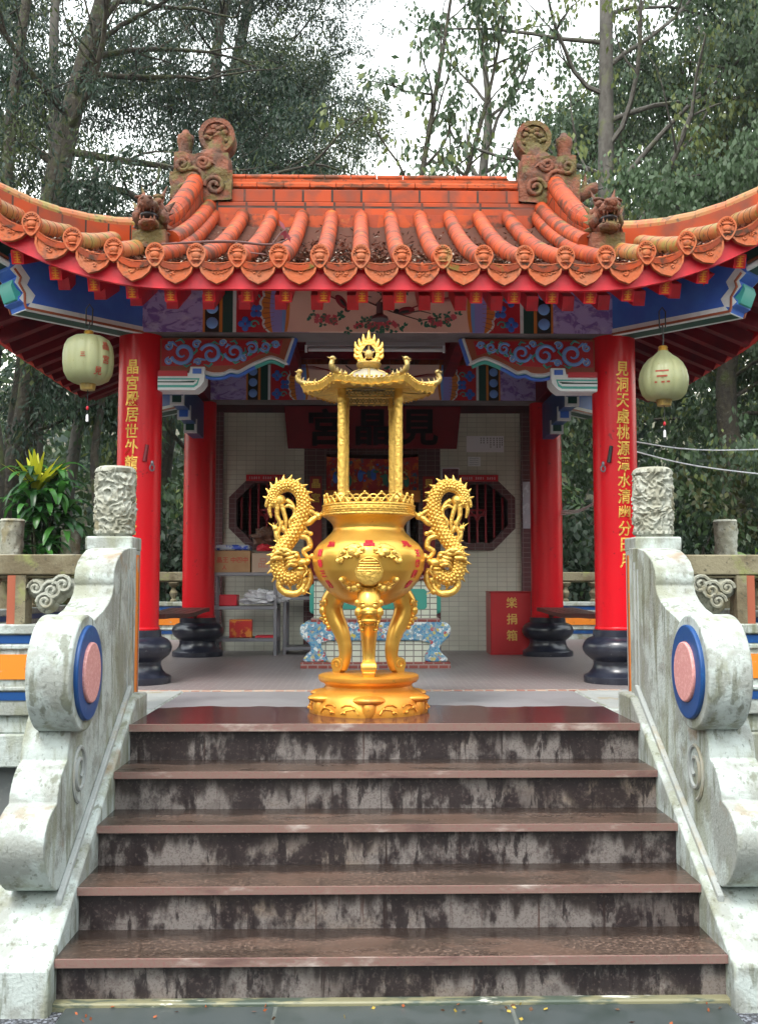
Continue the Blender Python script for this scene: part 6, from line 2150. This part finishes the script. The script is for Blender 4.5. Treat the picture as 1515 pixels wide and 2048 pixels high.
# --- left: casuarinas
tree('big mossy leaning casuarina trunk at the upper left behind the roof', (-6.05, 17, .6), [(0, 0, 0), (.15, 0, 3), (.4, 0, 5.5), (.62, 0, 7.6), (.92, .1, 9.4), (1.32, .2, 11.2), (2.0, .3, 14)], .25, .10, 20, .30, 5.2, 4200, CAS, LG, BARK, 11, elev=(-5, 50), sub=6, spread=.5, droop=.18, az=[0, -20, 20, 60, -60, 180, 120, -120], limb_r=.36, wob=.16)
tree('slim casuarina with two tall stems at the far upper left', (-6.35, 16.6, .5), [(0, 0, 0), (.05, 0, 3), (.2, 0, 6), (.32, 0, 9), (.62, 0, 12), (.9, 0, 14.5)], .12, .04, 13, .3, 3.4, 3600, CAS, LG, BARK, 12, elev=(0, 45), sub=5, spread=.45, droop=.18)
tree('thin straight casuarina between the two left trunks', (-6.25, 19, .9), [(0, 0, 0), (.0, 0, 4), (.2, 0, 8), (.15, 0, 12), (.4, 0, 15)], .13, .05, 13, .3, 3.4, 10000, CAS, LG, BARK_P, 13, elev=(0, 45), sub=5, spread=.45, droop=.18)
tree('dense casuarina behind the left ridge ornament', (-3.6, 22, 1.6), [(0, 0, 0), (.1, 0, 3), (.0, 0, 6), (.3, 0, 9), (.2, 0, 12), (.6, 0, 14)], .20, .06, 24, .18, 5.0, 36000, CAS, LG, BARK, 14, elev=(-10, 40), sub=6, spread=.55, droop=.18)
tree('dense casuarina behind the left half of the main ridge', (-1.6, 23, 1.8), [(0, 0, 0), (-.1, 0, 3), (-.3, 0, 5), (-.3, 0, 7.5), (-.6, 0, 10), (-.6, 0, 11.5)], .18, .05, 22, .16, 3.6, 30000, CAS, LG, BARK, 15, elev=(-10, 40), sub=6, spread=.5, droop=.18)
tree('tall casuarina high above the left half of the roof', (-5.3, 25, 2.2), [(0, 0, 0), (.4, 0, 4), (.8, 0, 8), (1.6, 0, 11), (2.2, 0, 14), (2.6, 0, 16.5)], .22, .07, 22, .3, 5.0, 34000, CAS, LG, BARK, 16, elev=(-10, 40), sub=6, spread=.6, droop=.18)
tree('casuarina with spreading boughs at the left edge of the view', (-9.2, 21, 1.5), [(0, 0, 0), (.1, 0, 4), (.3, 0, 8), (.5, 0, 12), (.8, 0, 15)], .2, .06, 20, .15, 5.0, 30000, CAS, LG, BARK, 17, elev=(-10, 40), sub=6, spread=.6, droop=.18)
# lower left trunks seen beside the left column
tree('thick mossy trunk at the left edge beyond the railing', (-5.15, 13.6, .42), [(0, 0, 0), (-.05, 0, 1.5), (.0, 0, 3), (-.4, 0, 5), (-.9, .2, 7.5), (-1.2, .3, 9)], .22, .08, 6, .45, 2.6, 3500, CAS, LG, BARK, 21, sub=4, spread=.4, droop=.18)
tree('slender mossy sapling trunk near the left lantern', (-4.05, 15.2, .45), [(0, 0, 0), (.05, 0, 1.6), (-.1, 0, 3), (.0, 0, 4.2), (-.2, 0, 5.5)], .075, .03, 7, .35, 1.6, 1800, (.12, .03), LB, BARK, 22, sub=3, spread=.3)
tree('thin grey trunk in the gap left of the left column', (-4.85, 16.5, .6), [(0, 0, 0), (-.1, 0, 2), (.1, 0, 4), (.0, 0, 6), (.3, 0, 8)], .11, .05, 7, .4, 2.2, 2500, CAS, LG, BARK_P, 23, sub=4, spread=.4, droop=.18)
tree('pair of dark crossing trunks low behind the left lantern', (-5.9, 15.5, .5), [(0, 0, 0), (.25, 0, 2), (.6, 0, 4), (.7, 0, 6), (1.0, 0, 8)], .15, .06, 8, .35, 2.4, 3500, CAS, LG, BARK, 24, sub=4, spread=.4, droop=.18)
# --- centre: sparse trees against the white sky
tree('sparse leafy young tree against the white sky over the ridge', (.35, 15.5, .5), [(0, 0, 0), (.05, 0, 2), (.1, 0, 4.5), (.25, 0, 6.2), (.55, 0, 8), (.85, 0, 9.8), (1.1, 0, 11.5)], .062, .016, 13, .42, 2.1, 240, (.15, .04), LB, BARK, 31, elev=(20, 65), sub=4, spread=.15, droop=.35, up=.05, limb_r=.5)
tree('second sparse sapling leaning right over the ridge', (.75, 16.5, .6), [(0, 0, 0), (.0, 0, 3), (.3, 0, 5.5), (.75, 0, 7.4), (1.3, 0, 9.4), (1.6, 0, 11)], .055, .016, 10, .42, 1.8, 160, (.15, .04), LB, BARK, 32, elev=(20, 65), sub=4, spread=.15, droop=.35, up=.05, limb_r=.5)
tree('bare pale trunk standing behind the right of the ridge', (2.1, 18, .9), [(0, 0, 0), (-.05, 0, 3), (.05, 0, 6), (.0, 0, 8), (.12, 0, 9.6), (-.1, 0, 11.5)], .115, .025, 10, .55, 2.4, 160, (.14, .04), LB, BARK_P, 33, elev=(15, 60), sub=3, spread=.15, up=.05, limb_r=.5)
for k, (x, y, h, sd) in enumerate(((.7, 22, 5.4, 36), (2.3, 22, 6.2, 37), (-.9, 20, 5.6, 38), (4.2, 22, 6.4, 39))):
    tree(['low grey green tree just above the middle of the ridge', 'low grey green tree left of the right ridge ornament', 'low leafy tree above the left end of the ridge', 'low leafy tree behind the right ridge ornament'][k], (x, y, 1.4), [(0, 0, 0), (.1, 0, h * .3), (0, 0, h * .6), (.1, 0, h * .85)], .10, .03, 14, .25, 1.9, 2200, (.13, .035), LB, BARK, sd, elev=(0, 50), sub=4, spread=.35)
# --- right: straight trunk and dense broadleaves
tree('straight tall grey trunk rising right of the right ridge ornament', (4.05, 17, .7), [(0, 0, 0), (.0, 0, 3), (.05, 0, 6), (.1, 0, 9), (.15, 0, 12), (.2, 0, 16)], .17, .12, 20, .36, 4.2, 1700, (.12, .034), LB, BARK_P, 41, elev=(-5, 50), sub=5, spread=.35, droop=.35, az=[180, 200, 160, 0, 40, -40], limb_r=.38)
tree('dense broadleaf tree behind the right hip of the roof', (6.6, 18.5, 1.4), [(0, 0, 0), (.2, 0, 2), (.1, 0, 4), (.5, 0, 6.5), (.6, 0, 9), (.9, 0, 11)], .20, .05, 26, .14, 4.2, 34000, (.10, .030), LB, BARK, 42, elev=(-10, 45), sub=6, spread=.5, droop=.4)
tree('tall broadleaf tree at the upper right edge', (8.6, 19, 1.8), [(0, 0, 0), (-.2, 0, 3), (.0, 0, 6), (-.4, 0, 9), (-.2, 0, 12), (-.6, 0, 14.5)], .22, .06, 26, .18, 4.8, 34000, (.10, .030), LB, BARK, 43, elev=(-10, 45), sub=6, spread=.5, droop=.4)
tree('misty broadleaf tree farther back between trunk and right edge', (6.8, 27, 3.0), [(0, 0, 0), (.2, 0, 3), (.1, 0, 6), (.3, 0, 9), (.2, 0, 12)], .22, .06, 26, .12, 5.0, 18000, (.2, .055), LB, BARK, 44, elev=(-10, 45), sub=6, spread=.6, droop=.4)
tree('leafy bough tree overhanging the top right corner', (7.0, 14.5, .8), [(0, 0, 0), (.1, 0, 3), (.0, 0, 5.5), (-.3, 0, 8), (-.6, 0, 10.5), (-.8, 0, 12.5)], .17, .05, 18, .40, 3.2, 16000, (.10, .030), LB, BARK, 45, elev=(-10, 45), sub=5, spread=.4, droop=.4)

# --- thicket on the slope right and left: each bush its own
def bush(label, c, r, n, leaf, mats, seed, cat='bush', name='bush', split=(.5, .85), group=None, droop=.2):
    rng = np.random.default_rng(seed)
    rnd = random.Random(seed)
    t = thing(name, label, cat, c, group)
    m = MB()
    k = 16
    cs = []
    for i in range(k):
        d = rng.normal(size=3)
        d[2] = abs(d[2]) + .25
        d /= np.linalg.norm(d)
        e = np.array([c[0] + d[0] * r[0] * rng.uniform(.45, 1), c[1] + d[1] * r[1] * rng.uniform(.45, 1), c[2] + d[2] * r[2] * rng.uniform(.5, 1.05)])
        cs.append(e)
        pts = limb(rnd, c, Vector(e) - Vector(c), (Vector(e) - Vector(c)).length, 0, wob=.1)
        m.tube(pts, lerp_list([.03, .006], len(pts)), 5)
    m.build('stems', BARK, t)
    cs = np.array(cs)
    ns = n // 12
    idx = rng.integers(0, k, ns)
    f = rng.uniform(.35, 1.05, ns)[:, None]
    cc = np.array(c) + (cs[idx] - np.array(c)) * f + rng.normal(0, .20, (ns, 3)) * np.array(r)
    cc[:, 2] = np.maximum(cc[:, 2], c[2] - .1)
    cc = np.repeat(cc, 12, axis=0)
    off = rng.normal(0, leaf[0] * .8, (len(cc), 3))
    leaf_mesh('foliage', cc + off, off + rng.normal(0, leaf[0] * .5, off.shape), leaf[0], leaf[1], mats, t, rng, droop, split)
    return t
GB = 'dark thicket bushes on the slope behind the pavilion'
rb = random.Random(77)
bl = 'dark leafy bush in the shady thicket behind the pavilion'
protos = [bush(bl, (3.0, 15.0, .7), (1.4, 1.0, 2.6), 4200, (.13, .035), LD, 51, group=GB), bush(bl, (4.6, 15.3, .8), (1.5, 1.1, 3.0), 4600, (.13, .035), LD, 52, group=GB), bush(bl, (-3.0, 15.6, .8), (1.4, 1.0, 2.0), 3600, (.13, .035), LD, 53, group=GB)]
spots = [(6.2, 15.6, 1.0, 1), (7.6, 15.0, 1.0, 1.05), (3.9, 16.6, 1.0, 1.1), (5.6, 17.0, 1.2, 1.15), (2.2, 16.0, .8, 1.0), (7.4, 17.2, 1.4, 1.2), (9.0, 16.5, 1.4, 1.2), (6.8, 13.2, .6, .75), (8.6, 14, .8, 1.0),
         (-2.0, 16.4, .8, .9), (-4.2, 17.6, .9, .9), (-5.4, 18.3, 1.1, 1.0), (-6.8, 18.0, 1.1, .95), (-8.2, 17.4, 1.1, 1.0), (-3.2, 18.6, 1.1, 1.0), (-7.4, 15.4, .7, .8), (0, 17, .9, .9), (-6.0, 20, 1.5, 1.2)]
for k, (x, y, z, s_) in enumerate(spots):
    copy_tree(protos[k % 3], None, (x, y, terrain(x, y) - .1), (0, 0, rb.uniform(0, 6.28)), (s_, s_, s_ * rb.uniform(.85, 1.15) * (.75 if x < -3 else 1)))
GL = 'light bamboo grass clumps at the foot of the right thicket'
bb = 'yellow green bamboo clump growing behind the right railing'
bp_ = bush(bb, (4.15, 12.0, .5), (.75, .6, 1.25), 2200, (.20, .016), LBAM, 61, cat='bamboo', name='bamboo', group=GL, droop=.18)
for (x, y, s_) in ((4.9, 12.8, 1.15), (4.1, 13.9, .62), (5.6, 13.6, .9), (5.2, 11.6, 1.0)):
    copy_tree(bp_, None, (x, y, .4), (0, 0, rb.uniform(0, 6)), s_)
GF = 'low leafy plants along the rear railing'
lf = 'low bright green leafy plant behind the rear railing'
lp = bush(lf, (2.4, 14.0, .5), (.5, .35, .9), 700, (.15, .05), [LB[0], LP[1], LB[2]], 66, cat='plant', name='leafy_plant', group=GF, split=(.4, .75))
for (x, y, s_) in ((3.1, 14.1, 1.0), (1.9, 14.3, .9), (-2.0, 14.1, 1.05), (-2.6, 14.0, .95), (-3.1, 14.3, 1.1), (-4.4, 14.2, 1.0), (-5.2, 14.4, 1.1), (-3.7, 13.9, .9), (4.0, 12.4, .8), (-6.2, 13.6, 1.2), (-4.6, 12.6, .9)):
    copy_tree(lp, None, (x, y, terrain(x, y) - .02), (0, 0, rb.uniform(0, 6)), s_)

# cordyline: a rounded mass of broad hanging leaves, upright yellow young leaves on top
def strap(m, o_, d, L_, wd, sag, mt):
    sd_ = d.cross(Vector((0, 0, 1)))
    sd_ = sd_.normalized() if sd_.length > .05 else Vector((1, 0, 0))
    v, p, n_ = [], Vector(o_), 6
    for i in range(n_ + 1):
        u = i / n_
        wv = wd * max(.03, math.sin(PI * min(.98, .10 + u * .88))) ** .75
        nrm = sd_.cross(d)
        v += [p - sd_ * wv + nrm * wv * .3, p.copy(), p + sd_ * wv + nrm * wv * .3]
        p = p + d * L_ / n_
        d = (d + Vector((0, 0, -sag))).normalized()
    f_ = []
    for i in range(n_):
        f_ += [(i * 3, i * 3 + 1, i * 3 + 4, i * 3 + 3), (i * 3 + 1, i * 3 + 2, i * 3 + 5, i * 3 + 4)]
    m.add(v, f_, mt)
def cordyline(label, c, h, rx, n, seed, yellow):
    t = thing('cordyline', label, 'plant', c)
    rnd = random.Random(seed)
    m, fo = MB(), MB()
    nst = 22
    for k in range(nst):
        a = k * 2.4
        f = (k + .5) / nst
        top = Vector((c[0] + rx * .75 * math.sqrt(1 - f * .85) * math.cos(a), c[1] + rx * .6 * math.sqrt(1 - f * .85) * math.sin(a), c[2] + h * (.32 + .62 * f)))
        m.tube(smooth_pts([Vector(c), Vector((c[0], c[1], c[2])).lerp(top, .5) + Vector((0, 0, .12)), top], 4), .014, 6)
        for j in range(n // nst):
            b_ = rnd.uniform(0, 2 * PI)
            e = R(rnd.uniform(-15, 60))
            d = Vector((math.cos(b_) * math.cos(e), math.sin(b_) * math.cos(e), math.sin(e)))
            strap(fo, top + Vector((rnd.gauss(0, .05), rnd.gauss(0, .05), rnd.uniform(-.14, .06))), d, rnd.uniform(.26, .42), rnd.uniform(.032, .052), rnd.uniform(.22, .42), rnd.choice((0, 0, 1, 1)))
    m.build('stem', BARK, t)
    fo.build('foliage', LP, t, ang=80)
    if yellow:
        y = MB()
        for k in range(22):
            b_ = k * 2.4
            e = R(rnd.uniform(38, 85))
            d = Vector((math.cos(b_) * math.cos(e), math.sin(b_) * math.cos(e), math.sin(e)))
            strap(y, (c[0] - .05, c[1] - .05, c[2] + h * .84), d, rnd.uniform(.36, .52), rnd.uniform(.028, .040), .07, 2 if k < 20 else 0)
        y.build('young_leaves', LP, t, ang=80)
    return t
cordyline('bushy green cordyline with a yellow top shoot behind the left railing', (-3.72, 11.4, .45), 2.62, .52, 420, 5, True)
cordyline('lower all green cordyline at the far left beyond the railing', (-4.9, 11.9, .45), 1.35, .40, 220, 9, False)

# far wooded slope, unseen woods added to block low sky light, and ground cover
rng = np.random.default_rng(9)
n = 60000
x = rng.uniform(-44, 44, n)
y = rng.uniform(25, 44, n)
base_z = .2 * (y - 15.5)
clump = np.sin(x * .9 + np.sin(y * .7) * 2) + np.sin(x * .37 + 1.3 + y * .3)
hgt = 3.2 + 1.7 * clump
hgt = np.where(np.abs(x - 2.0) < 4.2, hgt * .55, hgt)
z = base_z + rng.uniform(0, 1, n) ** .7 * np.maximum(.5, hgt)
P = np.stack([x, y, z], 1)
o = leaf_mesh('far_wood', P, rng.normal(size=(n, 3)), .42, .11, [LD[1], LG[1], LB[1]], None, rng, .3)
setting(tag(o, 'far wooded slope closing the view behind the trees', 'woodland'), 'stuff')
n = 26000
x = rng.uniform(-13, 13, n)
y = rng.uniform(13.8, 24, n)
x = np.where(rng.random(n) < .35, np.sign(x) * rng.uniform(3.7, 10, n), x)
y = np.where((np.abs(x) > 3.7) & (rng.random(n) < .5), rng.uniform(7, 15, n), y)
z = np.array([terrain(a, b) for a, b in zip(x, y)]) + rng.uniform(0, .28, n) * (.6 + .6 * np.sin(x * 2.1) * np.sin(y * 1.7))
o = leaf_mesh('ground_cover', np.stack([x, y, z], 1), rng.normal(size=(n, 3)) + np.array([0, 0, 1.0]), .16, .03, [LD[1], LD[2], LB[2]], None, rng, 0)
setting(tag(o, 'weedy ground cover on the slope round the platform', 'ground cover'), 'stuff')

n = 30000
ang = rng.uniform(R(150), R(390), n)                    # unseen woods added behind the camera to block low sky light and deepen contrast
rad = rng.uniform(15, 21, n)
x, y = rad * 1.05 * np.cos(ang), rad * np.sin(ang) + 1
y = np.minimum(y, 9)
z = rng.uniform(0, 1, n) ** .8 * (7.5 + 1.8 * np.sin(ang * 9) + 1.2 * np.sin(ang * 23))
o = leaf_mesh('woodland', np.stack([x, y, z], 1), rng.normal(size=(n, 3)), .9, .28, [LD[1], LG[1], LB[1]], None, rng, .3)
setting(tag(o, 'unseen woods added round the other sides of the clearing to block low sky light', 'woodland'), 'stuff')

rng = np.random.default_rng(31)
P = np.stack([rng.uniform(-1.25, 1.25, 40), 4.0 - np.abs(rng.normal(0, .09, 40)), np.full(40, .012)], 1)
o = leaf_mesh('fallen_leaves', P, rng.normal(size=(40, 3)) * np.array([1, 1, .12]), .024, .007, [M('rust_leaf', (.28, .07, .02), .8), M('brown_leaf', (.10, .05, .025), .8), M('yellow_leaf', (.35, .25, .04), .8)], None, rng, 0)
setting(tag(o, 'tiny rust and yellow leaves lying on the path at the foot of the steps', 'fallen leaves'), 'stuff')

# ------------------------------------------------------------------ haze: humid hill air between the trees
hz = MB().box(-60, 60, -12, 60, -4, 32)
hm = bpy.data.materials.new('humid_air')
hm.use_nodes = True
hm.node_tree.nodes.clear()
pv = hm.node_tree.nodes.new('ShaderNodeVolumePrincipled')
pv.inputs['Color'].default_value = (.9, .93, .96, 1)
pv.inputs['Density'].default_value = .0004
pv.inputs['Anisotropy'].default_value = .2
ho = hm.node_tree.nodes.new('ShaderNodeOutputMaterial')
hm.node_tree.links.new(pv.outputs[0], ho.inputs['Volume'])
setting(tag(hz.build('haze', hm), 'thin humid haze in the air among the trees', 'haze'), 'stuff')
